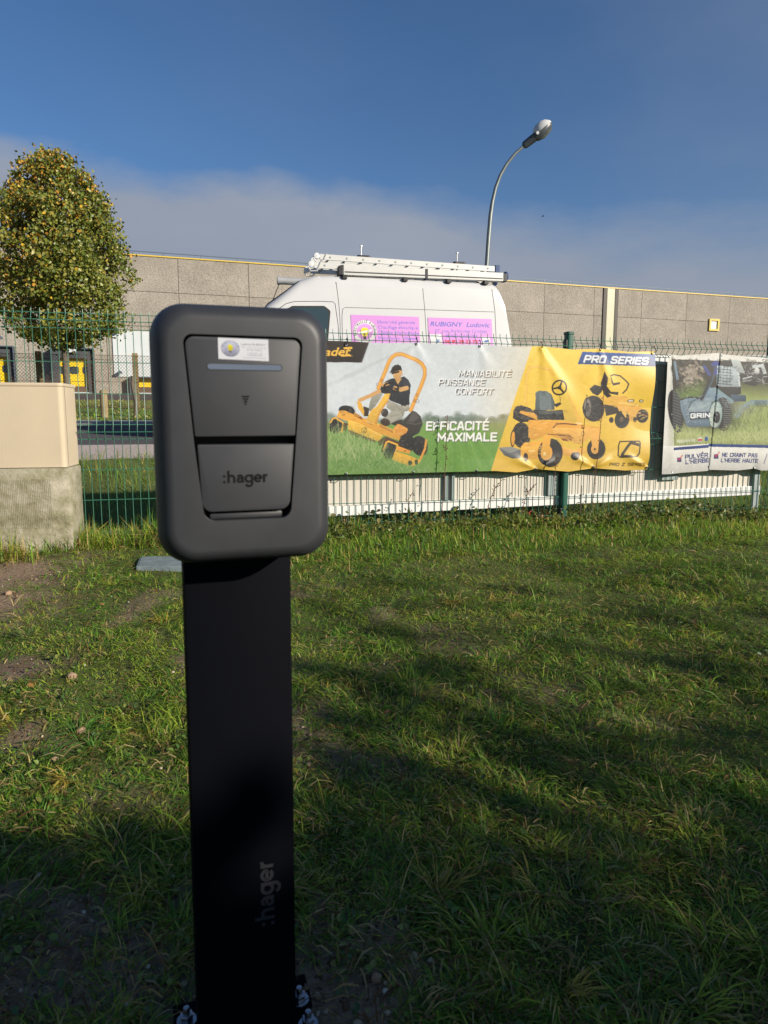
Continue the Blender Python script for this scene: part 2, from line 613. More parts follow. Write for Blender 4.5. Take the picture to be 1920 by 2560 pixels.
# ------------------------------------------------------------------ flat print: a small painter whose dots become the colours of a fine mesh
class Paint:
    def __init__(self, x0, y0, x1, y1, ss=2, bg=(255, 255, 255)):
        self.x0, self.y0, self.ss = x0, y0, ss
        self.W, self.H = int((x1 - x0) * ss), int((y1 - y0) * ss)
        self.a = np.zeros((self.H, self.W, 3)) + np.array(lin(*bg))
        self.m = lambda x, y: (x, y)

    def P(self, pts):
        q = np.array([self.m(*p) for p in pts], float)
        return (q - [self.x0, self.y0]) * self.ss

    def _win(self, q, pad):
        a = np.floor(q.min(0) - pad).astype(int)
        b = np.ceil(q.max(0) + pad).astype(int) + 1
        xa, ya = max(0, a[0]), max(0, a[1])
        xb, yb = min(self.W, b[0]), min(self.H, b[1])
        if xa >= xb or ya >= yb:
            return None
        Y, X = np.mgrid[ya:yb, xa:xb]
        return (slice(ya, yb), slice(xa, xb)), X + 0.5, Y + 0.5

    def _put(self, sl, mask, col, al):
        c = np.array(lin(*col))
        k = (mask * al)[..., None]
        self.a[sl] = self.a[sl] * (1 - k) + c * k

    def poly(self, pts, col, al=1.0, soft=0.0, grad=None):
        q = self.P(pts)
        w_ = self._win(q, soft * self.ss + 1)
        if w_ is None:
            return
        sl, X, Y = w_
        ins = np.zeros(X.shape, bool)
        n = len(q)
        dmin = np.full(X.shape, 1e9)
        for i in range(n):
            (xa, ya), (xb, yb) = q[i], q[(i + 1) % n]
            if ya != yb:
                c = (ya > Y) != (yb > Y)
                ins ^= c & (X < (xb - xa) * (Y - ya) / (yb - ya) + xa)
            if soft > 0:
                L2 = (xb - xa) ** 2 + (yb - ya) ** 2 + 1e-9
                t = np.clip(((X - xa) * (xb - xa) + (Y - ya) * (yb - ya)) / L2, 0, 1)
                dmin = np.minimum(dmin, np.hypot(X - xa - t * (xb - xa), Y - ya - t * (yb - ya)))
        if soft > 0:
            sd = np.where(ins, dmin, -dmin) / (soft * self.ss)
            mk = np.clip(sd * 0.5 + 0.5, 0, 1)
        else:
            mk = ins.astype(float)
        if grad is None and soft == 0 and al == 1.0:
            grad = tuple(c * 0.80 for c in col)
            col = tuple(min(250, c * 1.07 + 3) for c in col)
        if grad is not None:
            t = np.clip((Y - Y.min()) / max(1, Y.max() - Y.min()), 0, 1)[..., None]
            c = np.array(lin(*col)) * (1 - t) + np.array(lin(*grad)) * t
            k = (mk * al)[..., None]
            self.a[sl] = self.a[sl] * (1 - k) + c * k
        else:
            self._put(sl, mk, col, al)

    def line(self, pts, wid, col, al=1.0):
        q = self.P(pts)
        k = np.linalg.norm(self.P([(0, 0), (1, 0)])[1] - self.P([(0, 0)])[0])
        r = max(0.5, wid * k / 2)
        for i in range(len(q) - 1):
            w_ = self._win(q[i:i + 2], r + 1)
            if w_ is None:
                continue
            sl, X, Y = w_
            (xa, ya), (xb, yb) = q[i], q[i + 1]
            L2 = (xb - xa) ** 2 + (yb - ya) ** 2 + 1e-9
            t = np.clip(((X - xa) * (xb - xa) + (Y - ya) * (yb - ya)) / L2, 0, 1)
            d = np.hypot(X - xa - t * (xb - xa), Y - ya - t * (yb - ya))
            self._put(sl, np.clip(r + 0.5 - d, 0, 1), col, al)

    def ell(self, cx, cy, rx, ry, col, rot=0.0, al=1.0, ring=0.0):
        pts = []
        c, s = math.cos(R(rot)), math.sin(R(rot))
        for k in range(36):
            t = 2 * math.pi * k / 36
            x, y = rx * math.cos(t), ry * math.sin(t)
            pts.append((cx + x * c - y * s, cy + x * s + y * c))
        if ring > 0:
            self.line(pts + pts[:1], ring, col, al)
        else:
            self.poly(pts, col, al)

    def tyre(self, cx, cy, rx, ry, rot=0.0, hub=None, hr=0.0, hx=0.0):
        self.ell(cx, cy, rx, ry, (38, 38, 40), rot)
        for k in range(7):
            self.ell(cx + rx * (0.5 - k * 0.12), cy, rx * 0.55, ry * 0.93, (72, 72, 72), rot, 0.5, ring=rx * 0.035)
        self.ell(cx, cy, rx * 0.98, ry * 0.98, (26, 26, 28), rot, 0.7, ring=rx * 0.07)
        if hub:
            self.ell(cx + hx, cy, rx * hr * 0.9, ry * hr, hub, rot)
            self.ell(cx + hx, cy, rx * hr * 0.3, ry * hr * 0.3, (60, 50, 40), rot, 0.7)

    def text(self, s, a, b, h, col, shear=0.0, bold=0.02, al=1.0, spread=None):
        """baseline from a to b (in the current coordinates), cap height h"""
        T, wd = text_tris(s, bold)
        a_, b_ = np.array(a, float), np.array(b, float)
        u = (b_ - a_) / wd
        nx = np.array([u[1], -u[0]])
        nx = nx / (np.linalg.norm(nx) + 1e-9) * h
        un = u / (np.linalg.norm(u) + 1e-9)
        pts = a_ + T[..., 0:1] * u + T[..., 1:2] * (nx + un * shear * h)
        self.tris(pts, col, al)

    def stext(self, s, a, b, h, th, col, shear=0.0, al=1.0):
        """square built capitals drawn with strokes"""
        adv, x = [], 0.0
        for ch in s:
            adv.append(x)
            wd = STROKEW.get(ch, 0.58)
            x += wd + 0.26
        tot = x - 0.26
        a_, b_ = np.array(a, float), np.array(b, float)
        u = b_ - a_
        L = np.linalg.norm(u)
        ux = u / L
        nx = np.array([ux[1], -ux[0]])
        k = (L - 2 * th * 0.5 - shear * h) / tot
        for ch, x0 in zip(s, adv):
            for pl in STROKES.get(ch, []):
                self.line([tuple(a_ + ux * (th * 0.5 + (x0 + p[0]) * k + shear * h * p[1]) + nx * (th * 0.5 + p[1] * (h - th))) for p in pl], th, col, al)

    def tris(self, pts, col, al=1.0):
        q = self.P(pts.reshape(-1, 2)).reshape(-1, 3, 2)
        acc = np.zeros((self.H, self.W))
        for t in q:
            w_ = self._win(t, 0)
            if w_ is None:
                continue
            sl, X, Y = w_
            e = []
            for i in range(3):
                (xa, ya), (xb, yb) = t[i], t[(i + 1) % 3]
                e.append((X - xa) * (yb - ya) - (Y - ya) * (xb - xa))
            m1 = (e[0] >= -0.3) & (e[1] >= -0.3) & (e[2] >= -0.3)
            m2 = (e[0] <= 0.3) & (e[1] <= 0.3) & (e[2] <= 0.3)
            acc[sl] = np.maximum(acc[sl], (m1 | m2))
        k = (acc * al)[..., None]
        self.a = self.a * (1 - k) + np.array(lin(*col)) * k

    def strokes(self, region, n, length, width, cols, ang=(60, 120), al=0.75):
        q = np.array(region, float)
        lo_, hi = q.min(0), q.max(0)
        k = 0
        while k < n:
            p = lo_ + (hi - lo_) * rng.random(2)
            ins = False
            for i in range(len(q)):
                (xa, ya), (xb, yb) = q[i], q[(i + 1) % len(q)]
                if (ya > p[1]) != (yb > p[1]) and p[0] < (xb - xa) * (p[1] - ya) / (yb - ya) + xa:
                    ins = not ins
            if not ins:
                k += 0.2
                continue
            k += 1
            t = R(rng.uniform(*ang))
            l_ = length * rng.uniform(0.5, 1.3)
            c = cols[rng.integers(len(cols))]
            self.line([tuple(p), (p[0] + l_ * math.cos(t), p[1] - l_ * math.sin(t))], width * rng.uniform(0.6, 1.3), c, al)

    def grain(self, amt, seed=3):
        Y, X = np.mgrid[0:self.H, 0:self.W]
        self.a *= (1 + 1.6 * amt * (vnoise(X, Y, 3.2 * self.ss, seed) - 0.5) + 1.2 * amt * (vnoise(X, Y, 9.0 * self.ss, seed + 1) - 0.5))[..., None]
        self.a *= (1 + amt * (np.random.default_rng(seed).random((self.H, self.W, 1)) - 0.5))

    def sample(self, px, py):
        s = self.ss
        x = np.clip((px - self.x0) * s, 0, self.W - 1.001) - 0.5
        y = np.clip((py - self.y0) * s, 0, self.H - 1.001) - 0.5
        x, y = np.clip(x, 0, self.W - 1.001), np.clip(y, 0, self.H - 1.001)
        ix, iy = x.astype(int), y.astype(int)
        fx, fy = (x - ix)[..., None], (y - iy)[..., None]
        jx, jy = np.minimum(ix + 1, self.W - 1), np.minimum(iy + 1, self.H - 1)
        A = self.a
        return (A[iy, ix] * (1 - fx) + A[iy, jx] * fx) * (1 - fy) + (A[jy, ix] * (1 - fx) + A[jy, jx] * fx) * fy


def grid_mesh(name, G, C=None):
    """G (rows, cols, 3) -> quads"""
    h, w_ = G.shape[:2]
    i = np.arange(h * w_).reshape(h, w_)
    q = np.stack([i[:-1, :-1], i[:-1, 1:], i[1:, 1:], i[1:, :-1]], -1).reshape(-1, 4)
    return raw_mesh(name, G.reshape(-1, 3), q.ravel(), np.arange(len(q)) * 4, np.full(len(q), 4),
                    None if C is None else C.reshape(-1, 3))

# ================================================================== the ground
PROF_Q = np.array([-700, 1.0, 3.0, 4.4, 5.0, 5.35, 5.75, 6.1, 6.9, 8.0, 9.6, 16.6, 16.85, 27.8, 63, 900])
PROF_Z = np.array([-0.025, -0.025, 0.045, 0.10, 0.115, 0.06, -0.12, -0.14, 0.12, 0.47, 0.57, 0.73, 0.83, 1.5, 2.7, 2.7])


def gz(x, y):
    x, y = np.asarray(x, float), np.asarray(y, float)
    q = -FE.y * x + FE.x * y
    z = np.interp(q, PROF_Q, PROF_Z)
    k = np.clip((q + 2) / 2, 0, 1) * np.where(q < 9.0, 1, 0.0)
    k = k + np.where((q > 17.3) & (q < 27.5), 1.0, 0)
    b = (vnoise(x, y, 0.9, 1) - 0.5) * 0.045 + (vnoise(x, y, 0.27, 2) - 0.5) * 0.022 + (vnoise(x, y, 0.09, 3) - 0.5) * 0.010
    return z + b * k


def ground(px, py):
    d = ray(px, py)
    t = 0.6
    for _ in range(900):
        p = Vector((0, 0, CAMZ)) + d * t
        if p.z <= float(gz(p.x, p.y)):
            break
        t += 0.012 + t * 0.002
    return p


DIRT = []
for px_, py_, r_ in ((40, 1440, .40), (-60, 1520, .35), (5, 1690, .13), (50, 1850, .09), (150, 2330, .12), (60, 2230, .07), (430, 2240, .08),
                     (330, 2440, .10), (850, 2260, .05), (815, 2420, .12), (940, 2490, .12), (560, 2545, .16), (330, 1545, .06), (180, 1655, .05),
                     (905, 2350, .04), (120, 2500, .10)):
    g_ = ground(px_, min(py_, 2555))
    DIRT.append((g_.x, g_.y, r_))


def dirt(x, y):
    m = np.zeros_like(np.asarray(x, float))
    jx = (vnoise(x, y, 0.11, 11) - 0.5) * 0.16
    jy = (vnoise(x, y, 0.11, 12) - 0.5) * 0.16
    for a, b, r in DIRT:
        d = np.hypot(x + jx - a, (y + jy - b) * 0.8) / r
        m = np.maximum(m, np.clip(1.35 - d, 0, 1))
    # small bare spots, more on the left
    sp_ = np.clip((vnoise(x, y, 0.23, 21) - 0.76) * 5, 0, 0.7) * np.clip(0.75 - 0.45 * np.asarray(x), 0.1, 0.9)
    return np.clip(np.maximum(m, sp_), 0, 1)


def ground_mat():
    m = bpy.data.materials.new('soil')
    m.use_nodes = True
    nt = m.node_tree
    b = nt.nodes['Principled BSDF']
    b.inputs['Roughness'].default_value = 0.95
    b.inputs['Specular IOR Level'].default_value = 0.15
    a = nt.nodes.new('ShaderNodeAttribute')
    a.attribute_name = 'Col'
    t = nt.nodes.new('ShaderNodeTexCoord')
    nz = nt.nodes.new('ShaderNodeTexNoise')
    nz.inputs['Scale'].default_value = 70
    nz.inputs['Detail'].default_value = 8
    nz.inputs['Roughness'].default_value = 0.7
    nt.links.new(t.outputs['Object'], nz.inputs[0])
    mr = nt.nodes.new('ShaderNodeMapRange')
    mr.inputs[1].default_value, mr.inputs[2].default_value = 0.3, 0.72
    mr.inputs[3].default_value, mr.inputs[4].default_value = 0.45, 1.6
    nt.links.new(nz.outputs[0], mr.inputs[0])
    vm = nt.nodes.new('ShaderNodeVectorMath')
    vm.operation = 'SCALE'
    nt.links.new(a.outputs[0], vm.inputs[0])
    nt.links.new(mr.outputs[0], vm.inputs['Scale'])
    nt.links.new(vm.outputs[0], b.inputs['Base Color'])
    bp = nt.nodes.new('ShaderNodeBump')
    bp.inputs['Strength'].default_value = 0.9
    bp.inputs['Distance'].default_value = 0.012
    nt.links.new(nz.outputs[0], bp.inputs['Height'])
    nt.links.new(bp.outputs[0], b.inputs['Normal'])
    return m


SOIL = ground_mat()


def band(name, ps, qs, colf, material):
    Pg, Qg = np.meshgrid(ps, qs)
    X = FE.x * Pg + FN.x * Qg
    Y = FE.y * Pg + FN.y * Qg
    Z = gz(X, Y)
    C = colf(X, Y, Qg) if colf else None
    me = grid_mesh(name, np.stack([X, Y, Z], -1), C)
    return setp(link_mesh(name, me, material, smooth=True), kind='structure')


FAR = [-900, -400, -150, -60, -30, -16, -9]
p_fine = np.concatenate([FAR, np.arange(-6, 8.01, 0.05), [10, 14, 22, 40, 80, 200, 500, 900]])
p_mid = np.concatenate([FAR, np.arange(-8, 10.01, 0.2), [12, 18, 30, 50, 90, 200, 500, 900]])
p_all = np.concatenate([[-900, -400, -200], np.arange(-120, 121, 6.0), [200, 400, 900]])


def soil_col(X, Y, Q):
    d = dirt(X, Y)[..., None]
    g = np.array([0.085, 0.100, 0.032])
    s = np.array([0.225, 0.162, 0.112])
    v = (0.75 + 0.5 * vnoise(X, Y, 0.15, 31))[..., None]
    return (g * (1 - d) + s * d) * v


def bank_col(X, Y, Q):
    v = (0.7 + 0.6 * vnoise(X, Y, 0.4, 33))[..., None]
    return np.array([0.090, 0.115, 0.036]) * v


q_lawn = np.concatenate([[-700, -200, -60, -20, -8, -4, -2], np.arange(-1, 5.36, 0.05)])
band('lawn', p_fine, q_lawn, soil_col, SOIL)
band('ditch_bank', p_mid, np.linspace(q_lawn[-1], 8.0, 16), bank_col, SOIL)
GRAVEL = mat('gravel', (0.30, 0.245, 0.215), 0.95, col2=(0.52, 0.44, 0.40), vscale=26, bump=0.8, bscale=40, spec=0.2)
ASPHALT = mat('asphalt', (0.070, 0.068, 0.072), 0.95, col2=(0.105, 0.102, 0.106), vscale=9, bump=0.4, bscale=90, spec=0.06, detail=10)
band('gravel_verge', p_mid, np.linspace(8.0, 9.6, 5), None, GRAVEL)
band('road', p_all, np.array([9.6, 12, 14, 16.6]), None, ASPHALT)
CONC = mat('kerb_concrete', (0.30, 0.29, 0.27), 0.9, var=0.25, vscale=4, bump=0.3, bscale=40)
kb = MB((Vector((0, 0, 0)), FE, FN, Vector((0, 0, 1))))
for k in range(-30, 31):
    kb.box(k * 4.0 + 0.006, k * 4.0 + 3.994, 16.605, 16.845, 0.60, 0.80 + 0.02)
setp(kb.build('kerb', CONC, bevel=0.015), kind='structure')


def verge_col(X, Y, Q):
    v = (0.7 + 0.6 * vnoise(X, Y, 1.1, 35))[..., None]
    t = np.clip(vnoise(X, Y, 2.3, 36) - 0.35, 0, 1)[..., None]
    return (np.array([0.115, 0.155, 0.042]) * (1 - t) + np.array([0.23, 0.19, 0.09]) * t) * v


p_verge = np.concatenate([[-900, -300, -100, -60], np.arange(-40, 40.1, 0.5), [60, 100, 300, 900]])
band('grass_verge', p_verge, np.linspace(16.85, 27.8, 22), verge_col, SOIL)
band('service_yard', p_all, np.array([27.8, 40, 63, 120, 300, 900]), None, mat('yard_asphalt', (0.085, 0.083, 0.085), 0.95, var=0.25, vscale=0.6, spec=0.06))

# ================================================================== grass
GRASS = attr_mat('grass_blade', rough=0.5, translucent=0.48, spec=0.3)
PAL = np.array([lin(98, 136, 42), lin(120, 152, 50), lin(82, 124, 50), lin(144, 160, 58), lin(172, 154, 72), lin(196, 172, 116), lin(146, 112, 72), lin(96, 116, 66)]) * 1.2


def blade_cols(n, x, y, straw=0.11, dry=None):
    """colour of each blade: clumps of fresh green, olive, yellow and straw"""
    a = vnoise(x, y, 0.22, 51)
    b = vnoise(x, y, 0.6, 52)
    r = rng.random(n)
    i = np.where(r < 0.34, 0, np.where(r < 0.58, 1, np.where(r < 0.80, 2, np.where(r < 0.90, 7, 3))))
    i = np.where((a > 0.60) & (rng.random(n) < 0.5), 3, i)
    pst = straw * (0.35 + 1.5 * (1 - b)) if dry is None else dry
    s = rng.random(n) < pst
    i = np.where(s, np.where(rng.random(n) < 0.45, 5, np.where(rng.random(n) < 0.5, 4, 6)), i)
    c = PAL[i] * rng.uniform(0.65, 1.25, n)[:, None]
    return c


def in_view(x, y, z, m=60):
    px, py = proj(x, y, z)
    return (px > -m) & (px < 1920 + m) & (py < 2560 + m * 2)


def lawn_points(n, y0, y1, power):
    """random places on the lawn, denser towards the camera"""
    u = rng.random(n)
    if power == 1:
        y = y0 * (y1 / y0) ** u
    else:
        y = y0 + (y1 - y0) * u
    x = (rng.random(n) * 2 - 1) * ((0.66 * y + 0.25) if power == 1 else (0.62 * y + 1.3))
    q = -FE.y * x + FE.x * y
    k = q < 5.0
    return x[k], y[k]


def post_clear(x, y):
    X, Y = x + 0.178, y - 0.894
    a = X * 0.951 + Y * 0.31
    d = X * 0.31 - Y * 0.951
    return ~((np.abs(a) < 0.118) & (d > -0.195) & (d < -0.03))


xs, ys = [], []
for n_, y0_, y1_, pw in ((330000, 0.62, 6.2, 1), (230000, 0.5, 6.6, 0)):
    a_, b_ = lawn_points(n_, y0_, y1_, pw)
    xs.append(a_)
    ys.append(b_)
x_, y_ = np.concatenate(xs), np.concatenate(ys)
keep = (rng.random(len(x_)) > dirt(x_, y_) * 0.97) & post_clear(x_, y_)
patch = vnoise(x_, y_, 0.17, 41)
keep &= rng.random(len(x_)) < 0.45 + 0.75 * patch
x_, y_ = x_[keep], y_[keep]
n_ = len(x_)
ang0 = vnoise(x_, y_, 0.16, 61) * 14.0 + vnoise(x_, y_, 0.5, 62) * 5
az_ = ang0 + rng.normal(0, 0.8, n_)
tall = vnoise(x_, y_, 0.33, 63)
L_ = (0.017 + 0.026 * tall ** 1.5) * rng.lognormal(0.0, 0.45, n_)
L_ = np.clip(L_, 0.012, 0.13)
lean_ = np.clip(rng.normal(1.16, 0.30, n_), 0.25, 1.54)
W_ = rng.uniform(0.0014, 0.0034, n_) * (0.85 + 0.12 * y_)
pos_ = np.stack([x_, y_, gz(x_, y_) - 0.003], 1)
# thatch: fine dry blades lying flat under the grass
cols_ = blade_cols(n_, x_, y_)
setp(link_mesh('grass', blades_mesh('grass', pos_, az_, lean_, L_, W_, cols_), GRASS), 'short patchy green lawn grass around the charging post', 'grass', kind='stuff')

# tufts of longer grass
tx, ty, tl = [], [], []
for k in range(230):
    y = 0.8 * (5.2 / 0.8) ** random.random()
    x = random.uniform(-0.6, 0.62) * y
    if -FE.y * x + FE.x * y > 4.8 or float(dirt(np.array([x]), np.array([y]))[0]) > 0.45:
        continue
    tx.append(x)
    ty.append(y)
    tl.append(random.uniform(0.03, 0.08))
tx, ty, tl = np.array(tx), np.array(ty), np.array(tl)
m_ = 46
cx = np.repeat(tx, m_)
cy = np.repeat(ty, m_)
cl_ = np.repeat(tl, m_)
n_ = len(cx)
az0 = np.repeat(rng.uniform(0, 6.28, len(tx)), m_)
az_ = az0 + rng.normal(0, 1.0, n_)
rr = np.abs(rng.normal(0, 0.028, n_))
x_ = cx + rr * np.cos(az_)
y_ = cy + rr * np.sin(az_)
k_ = post_clear(x_, y_)
pos_ = np.stack([x_, y_, gz(x_, y_) - 0.002], 1)
L_ = cl_ * rng.uniform(0.5, 1.25, n_)
col_ = PAL[np.repeat(rng.choice([0, 1, 2, 3, 7, 7, 2, 4], len(tx)), m_)] * rng.uniform(0.75, 1.3, n_)[:, None]
s_ = rng.random(n_) < 0.08
col_[s_] = PAL[5] * 0.8
setp(link_mesh('tufted_grass', blades_mesh('tufted_grass', pos_[k_], az_[k_], np.clip(rng.normal(1.12, 0.28, n_), 0.3, 1.5)[k_], L_[k_], rng.uniform(0.0018, 0.0038, n_)[k_], col_[k_]), GRASS),
     'longer tufts of blue green grass lying over in the lawn', 'grass', kind='stuff')

# loose dry blades and clippings on top
n_ = 12000
x_, y_ = lawn_points(n_, 0.65, 5.6, 1)
k_ = post_clear(x_, y_)
x_, y_ = x_[k_], y_[k_]
n_ = len(x_)
pos_ = np.stack([x_, y_, gz(x_, y_) + rng.uniform(0.002, 0.02, n_)], 1)
cc_ = np.array([lin(176, 150, 96), lin(150, 120, 75), lin(190, 172, 120), lin(120, 84, 50)])[rng.integers(0, 4, n_)] * rng.uniform(0.6, 1.1, n_)[:, None]
setp(link_mesh('dry_grass', blades_mesh('dry_grass', pos_, rng.uniform(0, 6.28, n_), rng.uniform(1.35, 1.6, n_), rng.uniform(0.015, 0.07, n_), rng.uniform(0.0015, 0.004, n_), cc_), GRASS),
     'dry straw coloured grass clippings lying on the lawn', 'grass', kind='stuff')


# tall grass along the fence, round the plinth and on the ditch bank
def fence_pts(n, p0, p1, q0, q1):
    p = rng.uniform(p0, p1, n)
    q = rng.uniform(q0, q1, n)
    return FE.x * p + FN.x * q, FE.y * p + FN.y * q


parts_ = []
for n, p0, p1, q0, q1, l0, l1, st in ((5200, -3.2, -0.9, 4.35, 5.15, 0.07, 0.24, 0.28), (3000, -0.9, 0.25, 4.6, 5.15, 0.07, 0.24, 0.28), (7500, 0.2, 4.6, 4.72, 5.25, 0.04, 0.13, 0.25),
                                      (26000, -5.5, 8, 5.2, 8.1, 0.06, 0.2, 0.16), (2600, -2.6, -1.75, 4.0, 4.45, 0.05, 0.18, 0.2), (9000, 0.2, 4.8, 4.0, 4.8, 0.03, 0.11, 0.15)):
    a_, b_ = fence_pts(n, p0, p1, q0, q1)
    c_ = vnoise(a_, b_, 0.25, 71)
    parts_.append((a_, b_, rng.uniform(l0, l1, n) * (0.45 + 0.9 * c_), blade_cols(n, a_, b_, dry=st * (0.4 + 1.2 * vnoise(a_, b_, 0.4, 72)))))
x_ = np.concatenate([p[0] for p in parts_])
y_ = np.concatenate([p[1] for p in parts_])
L_ = np.concatenate([p[2] for p in parts_])
c_ = np.concatenate([p[3] for p in parts_])
n_ = len(x_)
pos_ = np.stack([x_, y_, gz(x_, y_) - 0.004], 1)
setp(link_mesh('long_grass', blades_mesh('long_grass', pos_, rng.uniform(0, 6.28, n_), np.clip(rng.normal(0.62, 0.35, n_), 0.05, 1.4), L_, rng.uniform(0.003, 0.007, n_), c_), GRASS),
     'long yellowing grass along the foot of the green fence and down the ditch', 'grass', kind='stuff')
n_ = 26000
p_ = rng.uniform(-34, 16, n_)
q_ = 16.9 + 10.8 * rng.random(n_) ** 1.4
x_, y_ = FE.x * p_ + FN.x * q_, FE.y * p_ + FN.y * q_
pos_ = np.stack([x_, y_, gz(x_, y_) - 0.01], 1)
setp(link_mesh('verge_grass', blades_mesh('verge_grass', pos_, rng.uniform(0, 6.28, n_), rng.uniform(0.2, 1.2, n_), rng.uniform(0.04, 0.10, n_), rng.uniform(0.014, 0.03, n_), blade_cols(n_, x_ * 0.2, y_ * 0.2, 0.2) * 1.35), GRASS),
     'mown grass on the raised verge across the road', 'grass', kind='stuff')

# broad-leaved weeds in the lawn and along the fence foot
LEAF = attr_mat('weed_leaf', rough=0.45, translucent=0.25, spec=0.4)
n_ = 900
x0_, y0_ = lawn_points(n_, 0.95, 5.2, 1)
kk = (vnoise(x0_, y0_, 0.5, 81) > 0.45) & post_clear(x0_, y0_)
x0_, y0_ = x0_[kk], y0_[kk]
rep = 6
x_ = np.repeat(x0_, rep)
y_ = np.repeat(y0_, rep)
n_ = len(x_)
a_ = rng.uniform(0, 6.28, n_)
r_ = rng.uniform(0.008, 0.03, n_)
x_, y_ = x_ + r_ * np.cos(a_), y_ + r_ * np.sin(a_)
nr = np.stack([np.cos(a_) * 0.5, np.sin(a_) * 0.5, np.ones(n_)], 1) + rng.normal(0, 0.3, (n_, 3))
c_ = np.array([lin(92, 118, 52), lin(110, 130, 60), lin(70, 98, 50), lin(120, 125, 60)])[rng.integers(0, 4, n_)] * rng.uniform(0.7, 1.15, n_)[:, None]
setp(link_mesh('lawn_weeds', leaves_mesh('lawn_weeds', np.stack([x_, y_, gz(x_, y_) + rng.uniform(0.006, 0.022, n_)], 1), rng.uniform(0.007, 0.019, n_), c_, aspect=0.7, nrm=nr), LEAF),
     'small broad leaved weeds scattered through the lawn', 'weeds', kind='stuff')
n_ = 4600
a_, b_ = fence_pts(n_, 0.0, 4.8, 4.55, 5.3)
h_ = rng.random(n_) ** 2 * 0.17 * (0.25 + 1.1 * vnoise(a_, b_, 0.35, 83)) + 0.01
c_ = np.array([lin(84, 104, 48), lin(108, 118, 58), lin(66, 84, 44), lin(120, 112, 66), lin(98, 104, 56), lin(128, 134, 66)])[rng.integers(0, 6, n_)] * rng.uniform(0.6, 1.1, n_)[:, None]
setp(link_mesh('fence_weeds', leaves_mesh('fence_weeds', np.stack([a_, b_, gz(a_, b_) + h_], 1), rng.uniform(0.015, 0.042, n_), c_, up_bias=0.8, aspect=0.7), LEAF),
     'leafy weeds growing along the foot of the fence below the banners', 'weeds', kind='stuff')

# pebbles and crumbs of earth
PEB = attr_mat('pebble', rough=0.9, spec=0.2)
ico = bmesh.new()
bmesh.ops.create_icosphere(ico, subdivisions=1, radius=1.0)
iv = np.array([v.co[:] for v in ico.verts])
it = np.array([[v.index for v in f.verts] for f in ico.faces])
ico.free()


def pebbles(name, x, y, s, c, lift=0.25):
    n = len(x)
    V = iv[None] * (1 + rng.normal(0, 0.16, (n, len(iv), 1)))
    V = V * s[:, None, None] * rng.uniform(0.65, 1.2, (n, 1, 3)) * np.array([1, 1, 0.7])
    V += np.stack([x, y, gz(x, y) + s * lift], 1)[:, None, :]
    lp = (np.arange(n)[:, None, None] * len(iv) + it[None]).ravel()
    return raw_mesh(name, V.reshape(-1, 3), lp, np.arange(n * len(it)) * 3, np.full(n * len(it), 3), np.repeat(c, len(iv), 0))


n_ = 26000
x_, y_ = lawn_points(n_, 0.65, 4.6, 1)
k_ = rng.random(len(x_)) < dirt(x_, y_) ** 1.5
x_, y_ = x_[k_], y_[k_]
n_ = len(x_)
c_ = np.array([lin(120, 98, 74), lin(96, 76, 56), lin(148, 126, 100), lin(176, 160, 136), lin(80, 62, 46)])[rng.integers(0, 5, n_)] * rng.uniform(0.6, 1.1, n_)[:, None]
setp(link_mesh('earth_crumbs', pebbles('earth_crumbs', x_, y_, rng.lognormal(-6.0, 0.5, n_).clip(0.001, 0.010), c_), PEB),
     'crumbs of dry brown earth and grit on the bare patches', 'soil', kind='stuff')
n_ = 130
x_, y_ = lawn_points(n_, 0.8, 4.6, 1)
k_ = (x_ < 0.1) | (rng.random(len(x_)) < 0.12)
x_, y_ = x_[k_], y_[k_]
n_ = len(x_)
c_ = np.array([lin(205, 198, 186), lin(180, 168, 150)])[rng.integers(0, 2, n_)] * rng.uniform(0.7, 1.0, n_)[:, None]
setp(link_mesh('chalk_chips', pebbles('chalk_chips', x_, y_, rng.uniform(0.002, 0.0065, n_), c_, 1.2), PEB), 'small pale chips of chalky stone in the grass', 'stones', kind='stuff')
for px_, py_, s_, lb in ((137, 1905, 0.014, 'largest pale brown stone lying in the grass left of the post'),
                         (22, 1487, 0.022, 'rounded tan stone on the bare soil by the beige cabinet'),
                         (180, 1695, 0.018, 'flat pinkish stone on a bare patch left of the charging post'),
                         (432, 2192, 0.008, 'small white stone close to the left side of the post'),
                         (205, 1838, 0.019, 'grey brown clod like stone half sunk in the grass'),
                         (940, 2462, 0.010, 'ochre pebble on bare soil right of the base plate')):
    g_ = ground(px_, py_)
    c_ = np.array([lin(150, 126, 102) if s_ > 0.009 else lin(214, 210, 200)])
    me = pebbles('stone', np.array([g_.x]), np.array([g_.y]), np.array([s_]), c_, 0.35)
    setp(link_mesh('stone', me, PEB, origin=(g_.x, g_.y, g_.z), smooth=False), lb, 'stone', 'stones lying in the lawn')

# a few fallen tree leaves
n_ = 26
x_, y_ = lawn_points(n_, 0.9, 5.2, 1)
k_ = post_clear(x_, y_)
x_, y_ = x_[k_], y_[k_]
n_ = len(x_)
c_ = np.array([lin(158, 118, 66), lin(132, 88, 58), lin(176, 148, 76), lin(116, 84, 56)])[rng.integers(0, 4, n_)] * rng.uniform(0.7, 1.1, n_)[:, None]
nr = np.stack([rng.normal(0, 0.3, n_), rng.normal(0, 0.3, n_), np.ones(n_)], 1)
setp(link_mesh('fallen_leaves', leaves_mesh('fallen_leaves', np.stack([x_, y_, gz(x_, y_) + rng.uniform(0.012, 0.024, n_)], 1), rng.uniform(0.014, 0.034, n_), c_, aspect=0.7, nrm=nr), LEAF), 'brown and yellow fallen leaves scattered on the grass', 'leaves', kind='stuff')

